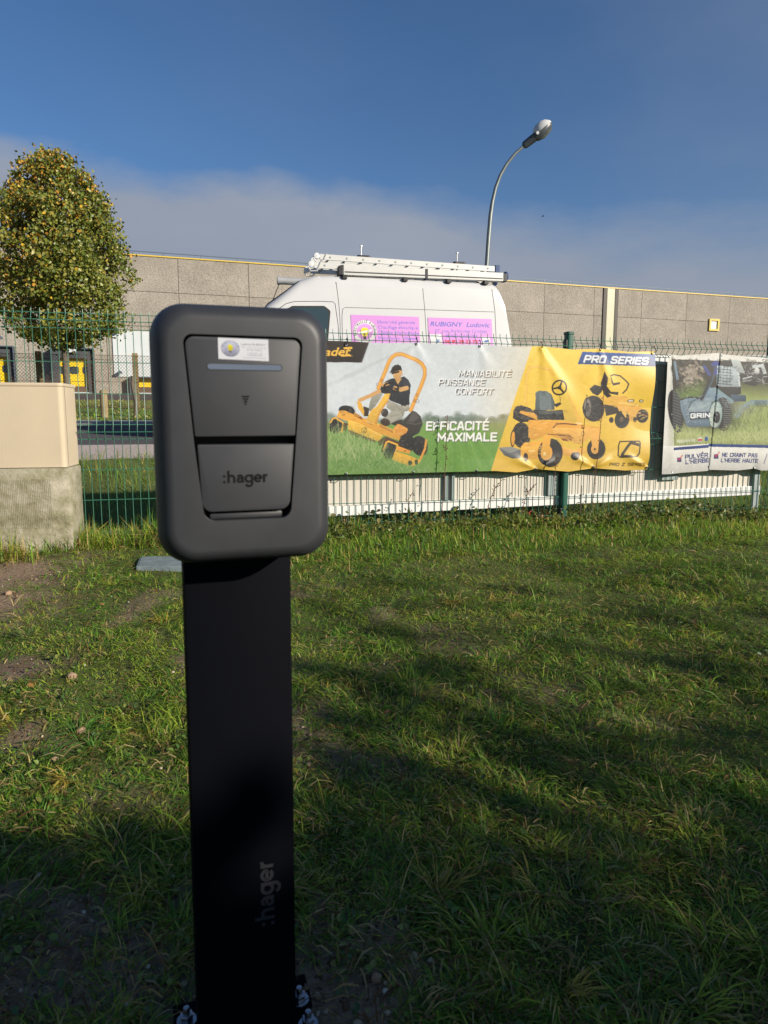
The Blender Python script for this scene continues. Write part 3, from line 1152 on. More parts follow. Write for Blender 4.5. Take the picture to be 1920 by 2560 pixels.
# ================================================================== charging post (the near thing)
UP = Vector((0, 0, 1))
BW = Vector((0.951, 0.310, 0)).normalized()      # along the face, to the right
BN = Vector((BW.y, -BW.x, 0))                    # out of the face, towards the camera
BO = Vector((-0.178, 0.894, 0.906))
PLAST = mat('charcoal_plastic', (0.0275, 0.029, 0.033), 0.50, var=0.13, vscale=16, bump=0.2, bscale=1400, spec=0.45)
PANELP = mat('charcoal_panel', (0.031, 0.0325, 0.037), 0.52, var=0.12, vscale=11, bump=0.18, bscale=1600, spec=0.4)
BLACKP = mat('black_powder_coat', (0.0034, 0.0038, 0.0058), 0.6, bump=0.2, bscale=900, spec=0.03)
GAP = mat('dark_recess', (0.010, 0.010, 0.011), 0.6)
ZINC = mat('zinc_bolt', (0.42, 0.42, 0.44), 0.34, 1.0, var=0.15, vscale=90)
LETT = mat('embossed_lettering', (0.006, 0.006, 0.007), 0.6, spec=0.1)
st = empty('charging_station', (BO.x - 0.03, BO.y + 0.09, 0.0), 'black electric vehicle charging post with a charcoal wall box in the foreground', 'charging station')
FB = (BO, BW, UP, BN)


def from_crop(x, y):
    """place on the face of the wall box, metres from its centre"""
    P = on_plane(360 + x / 3.352, 740 + y / 3.352, BO + BN * 0.05, BN) - BO
    return (P.dot(BW) + 0.001) * 1.025 - 0.001, P.dot(UP)


def star(poly, angs, c=(0, 0)):
    """outline seen from c at the given angles"""
    out = []
    n = len(poly)
    for a in angs:
        dx_, dy_ = math.cos(a), math.sin(a)
        best = 0
        for i in range(n):
            x1, y1 = poly[i][0] - c[0], poly[i][1] - c[1]
            x2, y2 = poly[(i + 1) % n][0] - c[0], poly[(i + 1) % n][1] - c[1]
            den = dx_ * (y2 - y1) - dy_ * (x2 - x1)
            if abs(den) < 1e-12:
                continue
            t = (x1 * (y2 - y1) - y1 * (x2 - x1)) / den
            s = (x1 * dy_ - y1 * dx_) / den
            if t > 0 and -1e-6 <= s <= 1 + 1e-6:
                best = max(best, t)
        out.append((c[0] + dx_ * best, c[1] + dy_ * best))
    return out


def rrect(hw, hh, r, seg=14):
    return round_poly([(-hw, -hh), (hw, -hh), (hw, hh), (-hw, hh)], r, seg)


HW, HH = 0.1055, 0.155
rec = [from_crop(332, 316), from_crop(1318, 352), from_crop(1262, 1240), from_crop(1222, 1872), from_crop(520, 1876), from_crop(432, 1240)]
rec = [(rec[0][0], rec[0][1]), (rec[1][0], rec[1][1]), rec[2], rec[3], rec[4], rec[5]]
# square the shape up: flat top and bottom
tyy = (rec[0][1] + rec[1][1]) / 2
byy = (rec[3][1] + rec[4][1]) / 2
rec = [(rec[0][0], tyy), (rec[1][0], tyy), rec[2], (rec[3][0], byy), (rec[4][0], byy), rec[5]]
rec_o = round_poly(rec, [0.010, 0.010, 0.0, 0.014, 0.014, 0.0], 8)
cx_, cy_ = sum(p[0] for p in rec) / 6, sum(p[1] for p in rec) / 6
angs = sorted(set([round(math.atan2(p[1] - cy_, p[0] - cx_), 5) for p in rec_o] + [round(-math.pi + 2 * math.pi * k / 150, 5) for k in range(150)] +
                  [round(math.atan2(p[1] - cy_, p[0] - cx_), 5) for p in rrect(HW, HH, 0.04)]))
hb = MB(FB)
rings = []
for d, ins, r in ((-0.052, 0.012, 0.030), (-0.050, 0.004, 0.036), (-0.040, 0.0, 0.040), (0.010, 0.0, 0.040)):
    rings.append((d, ins, r))
for k in range(1, 11):
    t = k / 10 * math.pi / 2
    rings.append((0.010 + 0.040 * math.sin(t), 0.021 * (1 - math.cos(t)), 0.040 - 0.014 * (1 - math.cos(t))))
rr_ = []
for d, ins, r in rings:
    rr_.append([(p[0], p[1], d) for p in star(rrect(HW - ins, HH - ins, r), angs, (cx_, cy_))])
ro = star(rec_o, angs, (cx_, cy_))
for s_, d in ((1.005, 0.0502), (1.0, 0.0498), (0.998, 0.012)):
    rr_.append([(cx_ + (p[0] - cx_) * s_, cy_ + (p[1] - cy_) * s_, d) for p in ro])
hb.rings(rr_, True, True)
housing = hb.build('housing', PLAST, st, smooth=True, angle=30)


def on_face(pts):
    return [from_crop(*p) for p in pts]


def inset(poly, k, c):
    return [(c[0] + (p[0] - c[0]) * k, c[1] + (p[1] - c[1]) * k) for p in poly]


up_poly = on_face([(348, 330), (1308, 362), (1262, 1176), (438, 1176)])
ytop = (up_poly[0][1] + up_poly[1][1]) / 2 - 0.0005
ybot = (up_poly[2][1] + up_poly[3][1]) / 2
up_poly = [(up_poly[0][0], ytop), (up_poly[1][0] - 0.0006, ytop), (up_poly[2][0] - 0.0006, ybot), (up_poly[3][0], ybot)]
pn = MB(FB)
pn.prism(round_poly(up_poly, [0.010, 0.010, 0.002, 0.002], 8)[::-1], 0.0125, 0.0492)
panel = pn.build('access_panel', PANELP, housing, smooth=True, bevel=0.0012, angle=35)
fl_poly = on_face([(456, 1248), (1252, 1252), (1222, 1800), (506, 1815)])
yb = fl_poly[3][1]
yt = fl_poly[0][1]
fl_poly = [(fl_poly[0][0], yt), (fl_poly[1][0], yt), (fl_poly[2][0] - 0.001, yb), (fl_poly[3][0], yb)]
fm = MB(FB)
fm.prism(round_poly(fl_poly, [0.002, 0.002, 0.012, 0.012], 8)[::-1], 0.0125, 0.0482)
flap = fm.build('socket_flap', PANELP, housing, smooth=True, bevel=0.0014, angle=35)
# dark slot between panel and flap
gm = MB(FB)
gm.box(fl_poly[0][0] - 0.004, fl_poly[1][0] + 0.001, yt + 0.0002, ybot - 0.0002, 0.0125, 0.0150)
gm.build('finger_slot', GAP, housing)


lpb = MB(FB)
lpb.box(fl_poly[3][0] + 0.008, fl_poly[2][0] - 0.008, byy + 0.0006, yb - 0.0022, 0.0125, 0.0405)
lpb.build('lower_lip', PLAST, housing, bevel=0.0022, smooth=True)


def face_pt(x, y, d):
    a, b = from_crop(x, y)
    return BO + BW * a + UP * b + BN * d


# pill shaped status window
la, lb_ = from_crop(540, 588), from_crop(1146, 604)
ly = (la[1] + lb_[1]) / 2
LENS = mat('smoked_lens', (0.10, 0.125, 0.17), 0.12, spec=0.8)
lm = MB(FB)
lm.prism(rrect((lb_[0] - la[0]) / 2 + 0.0012, 0.0041, 0.0040, 8)[::-1], 0.0485, 0.04945)
lm.v = [tuple(Vector(p) + BW * ((la[0] + lb_[0]) / 2) + UP * ly) for p in lm.v]
light = lm.build('status_light', GAP, housing)
l2 = MB(FB)
l2.prism(rrect((lb_[0] - la[0]) / 2, 0.0031, 0.00305, 8)[::-1], 0.0490, 0.04975)
l2.v = [tuple(Vector(p) + BW * ((la[0] + lb_[0]) / 2) + UP * ly) for p in l2.v]
l2.build('status_lens', LENS, housing)
# contactless mark: four bars that get shorter
nx_ = MB(FB)
for k, hw_ in enumerate((0.0042, 0.0031, 0.0020, 0.0010)):
    a, b = from_crop(852, 842 + k * 21)
    nx_.box(a - hw_, a + hw_, b - 0.0009, b + 0.0009, 0.0488, 0.0496)
nx_.build('contactless_mark', LETT, housing)
a, b = from_crop(672, 1572)
a2, _ = from_crop(1066, 1572)
_, b2 = from_crop(715, 1478)
lw_, lx_ = ribbon_word('lettering', BO + BW * a + UP * (b + 0.0004) + BN * 0.0482, BW * 1.0, UP, (a2 - a) / 5.8, flap, LETT, 0.0004)

# post, lettering, foot plate, bolts
pm = MB((Vector((BO.x, BO.y, 0)) - BW * 0.0050, BW, UP + BW * 0.0055, BN))   # the post stands a touch out of plumb
pm.box(-0.0735, 0.0700, -0.04, 0.90, -0.135, -0.056)
post = pm.build('post', BLACKP, st, bevel=0.0025, bseg=2, smooth=True)
PO = Vector((BO.x, BO.y, 0)) - BN * 0.056
q0 = on_plane(380 + 706 / 2.304, 1900 + 942 / 2.304, PO, BN)
q1 = on_plane(380 + 706 / 2.304, 1900 + 540 / 2.304, PO, BN)
wq = on_plane(380 + 592 / 2.304, 1900 + 890 / 2.304, PO, BN)
capw = abs((wq - q0).dot(BW))
GREYP = mat('grey_print', (0.028, 0.028, 0.034), 0.6, spec=0.2)
ribbon_word('lettering', q0, UP, -BW, (q1 - q0).dot(UP) / 5.8, post, GREYP, 0.0003)
fp = MB((Vector((BO.x, BO.y, 0)), BW, BN, UP))
fp.box(-0.113, 0.103, -0.178, -0.04, -0.022, -0.012)
plate = fp.build('foot_plate', BLACKP, st, bevel=0.002)
for bx, bd in ((0.083, -0.124), (0.087, -0.074), (-0.093, -0.140), (-0.098, -0.060)):
    c = Vector((BO.x, BO.y, -0.012)) + BW * bx + BN * bd
    bo = MB()
    bo.lathe([(0.0055, 0.002), (0.0055, 0.021), (0.0045, 0.024), (0.0, 0.0245)], c, UP, 10)
    bolt = bo.build('bolt', ZINC, st, smooth=True)
    nb = MB()
    a0 = random.random()
    nb.prism([(c.x + 0.0105 * math.cos(a0 + k * math.pi / 3), c.y + 0.0105 * math.sin(a0 + k * math.pi / 3)) for k in range(6)], c.z + 0.0025, c.z + 0.013)
    nb.build('nut', ZINC, bolt, bevel=0.001)
    wb = MB()
    wb.lathe([(0.006, 0.0), (0.0155, 0.0), (0.0155, 0.0025), (0.006, 0.0025)], c, UP, 18)
    wb.build('washer', ZINC, bolt)

# business card sticker
crn = [face_pt(*p, 0.0496) for p in ((624, 348), (1036, 366), (1042, 547), (630, 527))]
PC = Paint(0, 0, 206, 98, 3, (232, 234, 240))
PC.ell(49, 48, 37, 37, (205, 208, 225))
PC.ell(49, 48, 37, 37, (130, 135, 150), ring=1.4)
PC.ell(49, 48, 26, 27, (196, 198, 220))
PC.ell(49, 42, 11, 13, (240, 225, 60))
PC.poly([(42, 50), (56, 50), (54, 58), (44, 58)], (238, 220, 70))
PC.poly([(45, 58), (53, 58), (52, 66), (46, 66)], (110, 95, 70))


def arc_text(P_, s, cx, cy, r, a0, a1, h, col, bold=0.02, flip=False):
    n = len(s)
    for i, ch in enumerate(s):
        if ch == ' ':
            continue
        t = R(a0 + (a1 - a0) * (i + 0.5) / n)
        x, y = cx + r * math.cos(t), cy - r * math.sin(t)
        tx, ty = (math.sin(t), math.cos(t)) if not flip else (-math.sin(t), -math.cos(t))
        wch = h * (0.8 if ch not in 'IÉ1i.' else (0.7 if ch == 'É' else 0.25))
        P_.text(ch, (x - tx * wch / 2, y - ty * wch / 2), (x + tx * wch / 2, y + ty * wch / 2), h, col, bold=bold)


arc_text(PC, 'ÉLECTRICITÉ', 49, 48, 28.5, 168, 12, 6, (60, 62, 90))
arc_text(PC, 'RUBIGNY', 49, 48, 34.5, 215, 325, 6, (60, 62, 90), flip=True)
PC.text('Ludovic RUBIGNY', (93, 29), (197, 29), 9.5, (95, 95, 120), bold=0.0)
PC.text('57, rue Ambroise Croizat', (97, 42), (196, 42), 6.5, (105, 105, 130), bold=0.0)
PC.text('80450 CAMON', (116, 54), (178, 54), 6.5, (105, 105, 130), bold=0.0)
PC.text('T. 03 22 46 71 46', (118, 67), (178, 67), 5.5, (115, 115, 140), bold=0.0)
PC.text('P. 06 80 22 23 73', (118, 77), (178, 77), 5.5, (115, 115, 140), bold=0.0)
PC.line([(101, 86), (193, 86)], 1.6, (130, 130, 155))
PC.a = PC.a ** 1.25 * 0.62
gr, gc = 66, 136
U, V_ = np.meshgrid(np.linspace(0, 1, gc), np.linspace(0, 1, gr))
cn = np.array([c[:] for c in crn])
G = ((1 - U)[..., None] * cn[0] + U[..., None] * cn[1]) * (1 - V_)[..., None] + ((1 - U)[..., None] * cn[3] + U[..., None] * cn[2]) * V_[..., None]
PRINT = attr_mat('printed_card', rough=0.35, spec=0.4)
link_mesh('card_sticker', grid_mesh('card_sticker', G, PC.sample(U * 206, V_ * 98)), PRINT, housing)

# ================================================================== green mesh fence
GREEN = mat('green_wire', lin(58, 110, 90), 0.4, var=0.15, vscale=30, spec=0.5)
GPOST = mat('green_post_paint', lin(30, 82, 68), 0.38, var=0.18, vscale=12, spec=0.5)
BLK = mat('black_plastic', (0.012, 0.012, 0.013), 0.45)
fo = fence_sz(1408, 1303)[0]
root = FP + FE * (fo - FP.dot(FE))
fence = empty('mesh_fence', (root.x, root.y, 0.11), 'green welded wire mesh fence with folded panels behind the charging post', 'fence')
ZT = at(300, 785, 1).z  # placeholder, replaced below
_, ztop = fence_sz(250, 785)
_, zbot = fence_sz(1000, 1313)
PITCHW = 0.0502
print('fence top', ztop, 'bottom', zbot, 'post s', fo)
# heights of the horizontal wires, from the top
tri_ = 0.047
hz = [ztop, ztop - tri_, ztop - 2 * tri_, ztop - 2 * tri_ - 0.21, ztop - 2 * tri_ - 0.41]
mid = ztop - 2 * tri_ - 0.61
hz += [mid, mid - tri_, mid - 2 * tri_, mid - 2 * tri_ - 0.20, mid - 2 * tri_ - 0.40, mid - 2 * tri_ - 0.62]
fold = {1: 1, 6: 1}
rw = 0.0025


def fold_off(z):
    """how far a wire stands out towards the camera"""
    o = 0.0
    for zc in (ztop - tri_, mid - tri_):
        o = max(o, 0.036 * max(0.0, 1 - abs(z - zc) / tri_))
    return o


zw = [ztop + 0.028, ztop, ztop - tri_, ztop - 2 * tri_, mid, mid - tri_, mid - 2 * tri_, hz[-1] - 0.02]
SP = [fo - 2.52 * 2, fo - 2.52, fo, fo + 2.52, fo + 5.04]
FF = (Vector((0, 0, 0)), FE, -FN, UP)


def fpt(s, o, z):
    P = FP + FE * (s - FP.dot(FE)) - FN * o
    return Vector((P.x, P.y, z))


CLIPB = BLK
for k in range(4):
    s0, s1 = SP[k] + 0.035, SP[k + 1] - 0.035
    dk = 0.0 if k == 0 else -0.075   # the ground steps down: so do the panels
    nw = int((s1 - s0 - 0.02) / PITCHW)
    fmn = MB()
    for i in range(nw + 1):
        s = s0 + 0.01 + i * PITCHW
        jit = random.uniform(-0.0015, 0.0015)
        fmn.tube([fpt(s + jit, fold_off(z), z + (dk if z > 0.3 else 0)) for z in zw], rw, 5)
    for z in hz:
        zz_ = z + (dk if z > 0.3 else 0)
        fmn.tube([fpt(s0 - 0.02, fold_off(z) - 0.005, zz_), fpt(s1 + 0.02, fold_off(z) - 0.005, zz_)], rw * 1.05, 5)
    fmn.build('wire_panel', GREEN, fence, smooth=True)
for k in range(5):
    c = fpt(SP[k], 0.0, 0)
    fr = (Vector((c.x, c.y, 0)), FE, -FN, UP)
    pb = MB(fr)
    pb.prism(round_poly([(-0.027, -0.045), (0.027, -0.045), (0.027, 0.022), (-0.027, 0.022)], 0.016, 5), -0.25, ztop + (0.045 if k < 2 else -0.030))
    po = pb.build('fence_post', GPOST, fence, smooth=True)
    cb = MB(fr)
    cb.prism(round_poly([(-0.031, -0.049), (0.031, -0.049), (0.031, 0.026), (-0.031, 0.026)], 0.018, 5), ztop + (0.038 if k < 2 else -0.037), ztop + (0.06 if k < 2 else -0.015))
    cb.build('post_cap', GPOST, po, bevel=0.004)
    for z in (ztop - tri_ - 0.06, mid - tri_ - 0.06, hz[-1] + 0.03):
        kb_ = MB(fr)
        kb_.box(-0.044, -0.0275, -0.02, 0.030, z - 0.03, z + 0.03)
        kb_.build('panel_clip', CLIPB, po, bevel=0.004)

# ================================================================== sign board behind the fence (its back is seen)
SB = Vector(FE)
SN = Vector((-SB.y, SB.x, 0))
SPn = Vector((0, 5.15, 0)) + FN * 0.052
BEIGE = mat('beige_board', lin(196, 190, 178), 0.55, var=0.06, vscale=3, bump=0.1, bscale=30)
WHITEM = mat('white_aluminium', lin(216, 216, 214), 0.35, var=0.04, vscale=8)
STEEL = mat('dark_grey_steel', lin(136, 146, 146), 0.5, 0.2, var=0.15, vscale=7)


def spx(px, py):
    P = on_plane(px, py, SPn, SN)
    return P.dot(SB), P.z


s0, zl = spx(700, 1296)
s1, zr = spx(1894, 1236)
_, zt = spx(1655, 888)
s9, z9 = spx(820, 1291)
slp = (zr - z9) / (s1 - s9)
zbs, zt = z9 - slp * s9, zt - slp * spx(1655, 888)[0]
fr = (SPn - SB * SPn.dot(SB), SB + UP * slp, -SN, UP)
sign = empty('sign_board', tuple(fr[0] + SB * ((s0 + s1) / 2)), 'beige backed sign board with white edge rails standing behind the banners', 'sign')
b_ = MB(fr)
b_.box(s0, s1, -0.012, 0.0, zbs + 0.03, zt - 0.03)
b_.build('board', BEIGE, sign)
for z0_, z1_, nm in ((zbs, zbs + 0.075, 'bottom_rail'), (zt - 0.075, zt, 'top_rail')):
    b_ = MB(fr)
    b_.box(s0 - 0.01, s1 + 0.012, -0.030, 0.016, z0_, z1_)
    b_.build(nm, WHITEM, sign, bevel=0.003)
for pa, pb_ in ((1109, 1117), (1126, 1134), (1366, 1389), (1648, 1688), (1878, 1892)):
    a = spx(pa, 1220)[0]
    b = spx(pb_, 1220)[0]
    b_ = MB(fr)
    lowz = zbs + 0.077 if pb_ < 1600 else -0.2
    b_.box(a, b, 0.001 if lowz > -0.1 else 0.018, 0.030, lowz if pa != 1648 else zbs + 0.16, zt - 0.078 if pa != 1878 else zt - 0.02)
    o = b_.build('sign_post', STEEL, sign, bevel=0.003)
    if pa == 1648:
        for zz in (zbs + 0.2, zbs + 0.75, zt - 0.2):
            rv = MB()
            rv.lathe([(0.006, 0.0), (0.006, 0.002), (0.003, 0.004), (0, 0.0042)], fr[0] + SB * (a + 0.02) - SN * 0.030 + UP * (zz + slp * a), -SN, 10)
            rv.build('rivet', WHITEM, o)

# ================================================================== banners
VINYL = attr_mat('printed_vinyl', rough=0.42, spec=0.35, bump=0.25, bscale=900)
EYE = mat('eyelet_metal', (0.5, 0.5, 0.5), 0.35, 1.0)
BOFF = -0.034     # in front of the fence plane


def c3(x, y):
    return (800 + x / 3.19, 840 + y / 3.19)


def c4(x, y):
    return (1220 + x / 3.77, 820 + y / 3.77)


def c5(x, y):
    return (1600 + x / 3.6875, 700 + y / 3.6875)


# ---- first banner: artwork
A = Paint(690, 830, 1660, 1205, 2, (214, 222, 228))
A.m = c3
A.poly([(-400, -60), (2800, -60), (2800, 300), (-400, 300)], (204, 212, 218), 0.8, soft=40)
for a, b, c in ((45, 330, 30), (200, 250, 26), (420, 150, 22)):
    A.line([(a, b + 70), (a + 300, b - 60)], c, (186, 196, 194), 0.35)
# far trees and meadow
A.poly([(-400, 690), (45, 610), (90, 612), (130, 640), (400, 660), (810, 650), (840, 620), (880, 610), (905, 640), (1000, 650), (1060, 640), (1080, 604), (1110, 606), (1130, 640), (1170, 640), (1200, 612), (1240, 630), (1260, 650), (1420, 650), (1440, 640), (1470, 625), (1530, 620), (1530, 760), (-400, 760)], (134, 148, 140), soft=5)
for k in range(60):
    x = random.uniform(830, 1500)
    A.ell(x, random.uniform(635, 690), random.uniform(14, 34), random.uniform(10, 20), random.choice([(108, 124, 112), (122, 138, 128), (96, 114, 100)]), 0, 0.5)
A.poly([(-400, 690), (830, 690), (1000, 705), (1500, 690), (1390, 1130), (-400, 1130)], (118, 158, 82), soft=6)
A.poly([(900, 720), (1330, 800), (1440, 960), (1360, 1130), (820, 1130)], (98, 148, 60), 0.75, soft=25)
for k in range(10):
    x = 850 + k * 52
    A.line([(990 + k * 22, 720), (x + 140 * (k / 5 - 0.7), 1120)], 17 + k, (134, 172, 92) if k % 2 else (86, 130, 58), 0.25)
A.poly([(1260, 690), (1500, 690), (1470, 790), (1330, 740)], (140, 140, 112), 0.6, soft=12)
A.strokes([(840, 720), (1430, 740), (1370, 1110), (830, 1110)], 1300, 11, 2.2, [(134, 176, 96), (82, 128, 56), (110, 156, 72), (156, 186, 116), (70, 112, 50)], (40, 140), 0.5)
# roll bar behind the driver
A.line([(1500, 0), (1500, 0)], 1, (0, 0, 0), 0)
bar = [(462, 415), (500, 325), (548, 205), (572, 170), (605, 148), (650, 146), (762, 190), (808, 222), (832, 262), (832, 320), (800, 410), (765, 490), (722, 592)]
A.line(bar, 31, (176, 108, 40))
A.line(bar, 22, (226, 148, 50))
A.line([(p[0] - 5, p[1] - 4) for p in bar], 6, (246, 186, 92), 0.8)
for p in ((485, 352), (775, 470), (752, 515)):
    A.ell(p[0], p[1], 13, 16, (190, 110, 44))
A.ell(455, 385, 10, 12, (120, 110, 95), ring=3)
A.ell(776, 520, 12, 12, (120, 110, 95), ring=3)
# seat back, tank
A.poly([(655, 470), (705, 450), (715, 540), (690, 600), (640, 600)], (70, 68, 66))
A.poly([(645, 690), (735, 595), (765, 605), (800, 640), (818, 700), (790, 772), (740, 800), (690, 840), (630, 820)], (62, 60, 58))
A.poly([(700, 680), (738, 604), (765, 612), (790, 650), (740, 690)], (96, 92, 88), 0.8)
A.line([(690, 690), (760, 705), (812, 690)], 6, (110, 106, 100), 0.7)
A.ell(690, 572, 22, 26, (168, 164, 152))
A.poly([(650, 560), (690, 545), (690, 598), (655, 590)], (176, 172, 160))
# rear wheels
A.tyre(690, 850, 62, 74, -15)
A.tyre(792, 876, 62, 80, -15)
A.line([(845, 830), (835, 900), (790, 1000)], 16, (216, 128, 42))
# legs
A.poly([(430, 440), (470, 432), (505, 450), (480, 500), (440, 560), (402, 600), (384, 596), (398, 520)], (160, 160, 148))
A.poly([(540, 512), (600, 535), (650, 560), (676, 596), (664, 640), (600, 690), (548, 712), (492, 690), (500, 655), (560, 625), (570, 600), (530, 570)], (156, 154, 142))
A.poly([(560, 600), (640, 600), (655, 640), (560, 700), (500, 680)], (172, 170, 158), 0.8)
A.line([(600, 560), (650, 590)], 5, (120, 118, 108), 0.6)
A.line([(565, 640), (640, 625)], 5, (122, 120, 110), 0.6)
A.ell(520, 688, 40, 30, (70, 56, 46), 15)
A.poly([(560, 700), (600, 680), (660, 660), (640, 720), (590, 712)], (58, 56, 52))
A.ell(515, 612, 30, 34, (66, 62, 58))
# torso
A.poly([(520, 362), (560, 342), (598, 334), (640, 332), (668, 322), (702, 348), (722, 388), (716, 460), (704, 545), (676, 560), (610, 536), (552, 512), (542, 470), (470, 446), (488, 396)], (48, 52, 60))
A.poly([(600, 350), (640, 352), (620, 388)], (196, 150, 122))
A.poly([(668, 330), (700, 350), (716, 390), (690, 420), (655, 380)], (66, 70, 80), 0.7)
A.line([(470, 440), (395, 478), (315, 512)], 30, (198, 146, 112))
A.line([(318, 505), (300, 535)], 18, (206, 156, 124))
A.line([(690, 415), (640, 428), (596, 416)], 34, (204, 154, 120))
A.line([(500, 392), (540, 380)], 26, (204, 154, 120))
A.poly([(590, 330), (640, 326), (650, 350), (605, 362)], (186, 136, 106))
A.ell(613, 300, 34, 46, (206, 156, 126), 8)
A.poly([(590, 318), (640, 312), (632, 344), (606, 348)], (176, 126, 100), 0.5)
A.poly([(556, 292), (572, 250), (590, 234), (618, 228), (642, 240), (652, 276), (606, 276), (575, 286)], (50, 48, 46))
A.line([(556, 290), (620, 272)], 9, (36, 35, 34))
A.line([(572, 298), (622, 286)], 15, (34, 34, 36))
A.line([(648, 278), (652, 312)], 8, (190, 140, 112))
A.line([(596, 322), (616, 318)], 4, (150, 96, 80), 0.7)
# steering
A.ell(566, 412, 58, 36, (40, 38, 36), 8, ring=15)
A.line([(512, 405), (618, 420)], 10, (44, 42, 40))
A.poly([(540, 430), (580, 430), (566, 462), (548, 462)], (48, 46, 44))
A.ell(600, 470, 34, 44, (40, 40, 40), 15, 0.8, ring=8)
# column and body
A.poly([(516, 462), (562, 458), (540, 520), (486, 600), (440, 722), (364, 672), (410, 588), (452, 562)], (240, 184, 62))
A.poly([(540, 500), (560, 462), (540, 525), (486, 604), (440, 724), (428, 714), (470, 600)], (204, 132, 42))
A.poly([(345, 560), (390, 575), (385, 640), (345, 640)], (60, 52, 44))
A.poly([(300, 520), (330, 535), (352, 600), (350, 640), (300, 570)], (232, 170, 52))
A.tyre(212, 598, 66, 42, 12)
A.poly([(150, 596), (200, 596), (300, 640), (360, 660), (640, 792), (632, 832), (560, 810), (130, 646)], (226, 150, 44))
A.poly([(270, 605), (330, 640), (340, 668), (270, 640)], (150, 84, 40))
A.poly([(450, 690), (640, 770), (640, 790), (460, 716)], (236, 166, 60))
A.poly([(470, 700), (580, 752), (578, 772), (470, 724)], (160, 84, 52))
A.poly([(585, 735), (620, 700), (660, 716), (700, 740), (690, 770), (640, 800), (600, 770)], (214, 120, 48))
A.poly([(225, 668), (300, 690), (500, 792), (470, 838), (440, 832), (222, 744)], (240, 186, 64))
A.poly([(222, 744), (440, 832), (436, 850), (300, 810), (226, 770)], (104, 62, 50))
A.line([(228, 674), (498, 796)], 5, (250, 214, 120), 0.8)
A.ell(352, 752, 20, 22, (60, 46, 30), 0, ring=4)
A.line([(368, 736), (352, 744), (346, 760), (362, 768)], 5, (50, 40, 28))
A.text('TURN', (368, 692), (414, 712), 17, (70, 50, 30), bold=0.02)
A.poly([(370, 676), (424, 700), (420, 706), (368, 684)], (250, 224, 160), 0.6)
# castors and deck
A.tyre(122, 716, 58, 60, 10)
A.line([(82, 690), (100, 660), (120, 652), (180, 690), (186, 710), (170, 765)], 12, (232, 172, 60))
A.poly([(185, 690), (225, 700), (205, 760), (180, 750)], (96, 70, 54))
A.poly([(460, 840), (520, 800), (600, 830), (640, 850), (640, 880), (470, 870)], (90, 66, 54))
A.tyre(548, 918, 62, 64, 10)
A.line([(506, 905), (528, 848), (545, 840), (614, 866), (616, 884), (578, 985)], 13, (230, 166, 54))
A.poly([(604, 880), (640, 884), (720, 914), (716, 940), (620, 920)], (222, 132, 44))
A.poly([(596, 920), (700, 950), (800, 990), (784, 1016), (735, 1038), (680, 1025), (572, 990)], (224, 164, 40))
A.strokes([(600, 935), (780, 990), (735, 1030), (585, 985)], 60, 12, 6, [(150, 120, 40), (120, 96, 44), (244, 190, 60)], (0, 180), 0.5)
A.ell(716, 1012, 18, 20, (40, 40, 42))
A.ell(766, 1004, 14, 22, (40, 40, 42))
# long grass in front
A.poly([(-400, 820), (60, 800), (230, 790), (380, 850), (560, 960), (720, 1045), (860, 1010), (980, 1130), (-400, 1130)], (104, 140, 78), 0.8, soft=26)
A.strokes([(-300, 850), (60, 820), (300, 860), (560, 985), (760, 1060), (1050, 1040), (1050, 1110), (-300, 1110)], 2300, 34, 2.6, [(150, 178, 118), (92, 132, 66), (120, 156, 88), (176, 192, 144), (66, 104, 50), (134, 166, 96)], (30, 150), 0.55)
A.strokes([(-300, 760), (60, 770), (280, 800), (480, 900), (560, 1000), (-300, 1000)], 620, 95, 3.0, [(178, 194, 140), (130, 164, 96), (196, 200, 150), (108, 146, 78), (160, 180, 120)], (48, 132), 0.7)
# small highlights, bolts, dirt and tread that break up the flat colours
DET = [(120, 80, 34), (250, 206, 110), (252, 226, 160), (170, 104, 40), (70, 52, 36), (214, 140, 46)]
for reg, n in (([(230, 670), (500, 790), (470, 835), (220, 745)], 40), ([(140, 600), (640, 800), (620, 830), (130, 640)], 70), ([(585, 735), (620, 700), (700, 740), (640, 800)], 36), ([(516, 462), (562, 458), (440, 722), (364, 672)], 22)):
    A.strokes(reg, n, 22, 4, DET, (-50, 20), 0.45)
for reg in ([(150, 590), (250, 570), (270, 620), (170, 640)], [(640, 800), (840, 830), (840, 930), (640, 920)], [(500, 880), (600, 880), (600, 960), (500, 970)], [(80, 690), (170, 690), (165, 760), (75, 770)]):
    A.strokes(reg, 46, 13, 5, [(96, 94, 90), (24, 24, 26), (120, 116, 108), (54, 52, 50)], (20, 80), 0.6)
A.strokes([(480, 360), (720, 350), (690, 550), (540, 510)], 40, 40, 5, [(28, 32, 40), (74, 78, 88), (60, 64, 74)], (50, 110), 0.5)
A.strokes([(400, 480), (660, 560), (640, 640), (520, 690), (400, 590)], 30, 34, 4, [(120, 118, 108), (196, 194, 184), (140, 138, 128)], (20, 80), 0.45)
# lettering
for s, a, b, h in (('MANIABILITÉ', (1100, 325), (1528, 329), 53), ('PUISSANCE', (940, 395), (1320, 397), 53), ('CONFORT', (1072, 467), (1384, 470), 53)):
    A.stext(s, (a[0] + 6, a[1] + 6), (b[0] + 6, b[1] + 6), h, 12, (64, 66, 74), 0.16, 0.95)
    A.stext(s, a, b, h, 8, (246, 248, 250), 0.16)
for s, a, b, h in (('EFFICACITÉ', (842, 754), (1350, 752), 74), ('MAXIMALE', (932, 843), (1414, 840), 72)):
    A.stext(s, (a[0] + 6, a[1] + 8), (b[0] + 6, b[1] + 8), h, 15, (84, 92, 80), 0.06, 0.75)
    A.stext(s, a, b, h, 14, (240, 242, 240), 0.06)
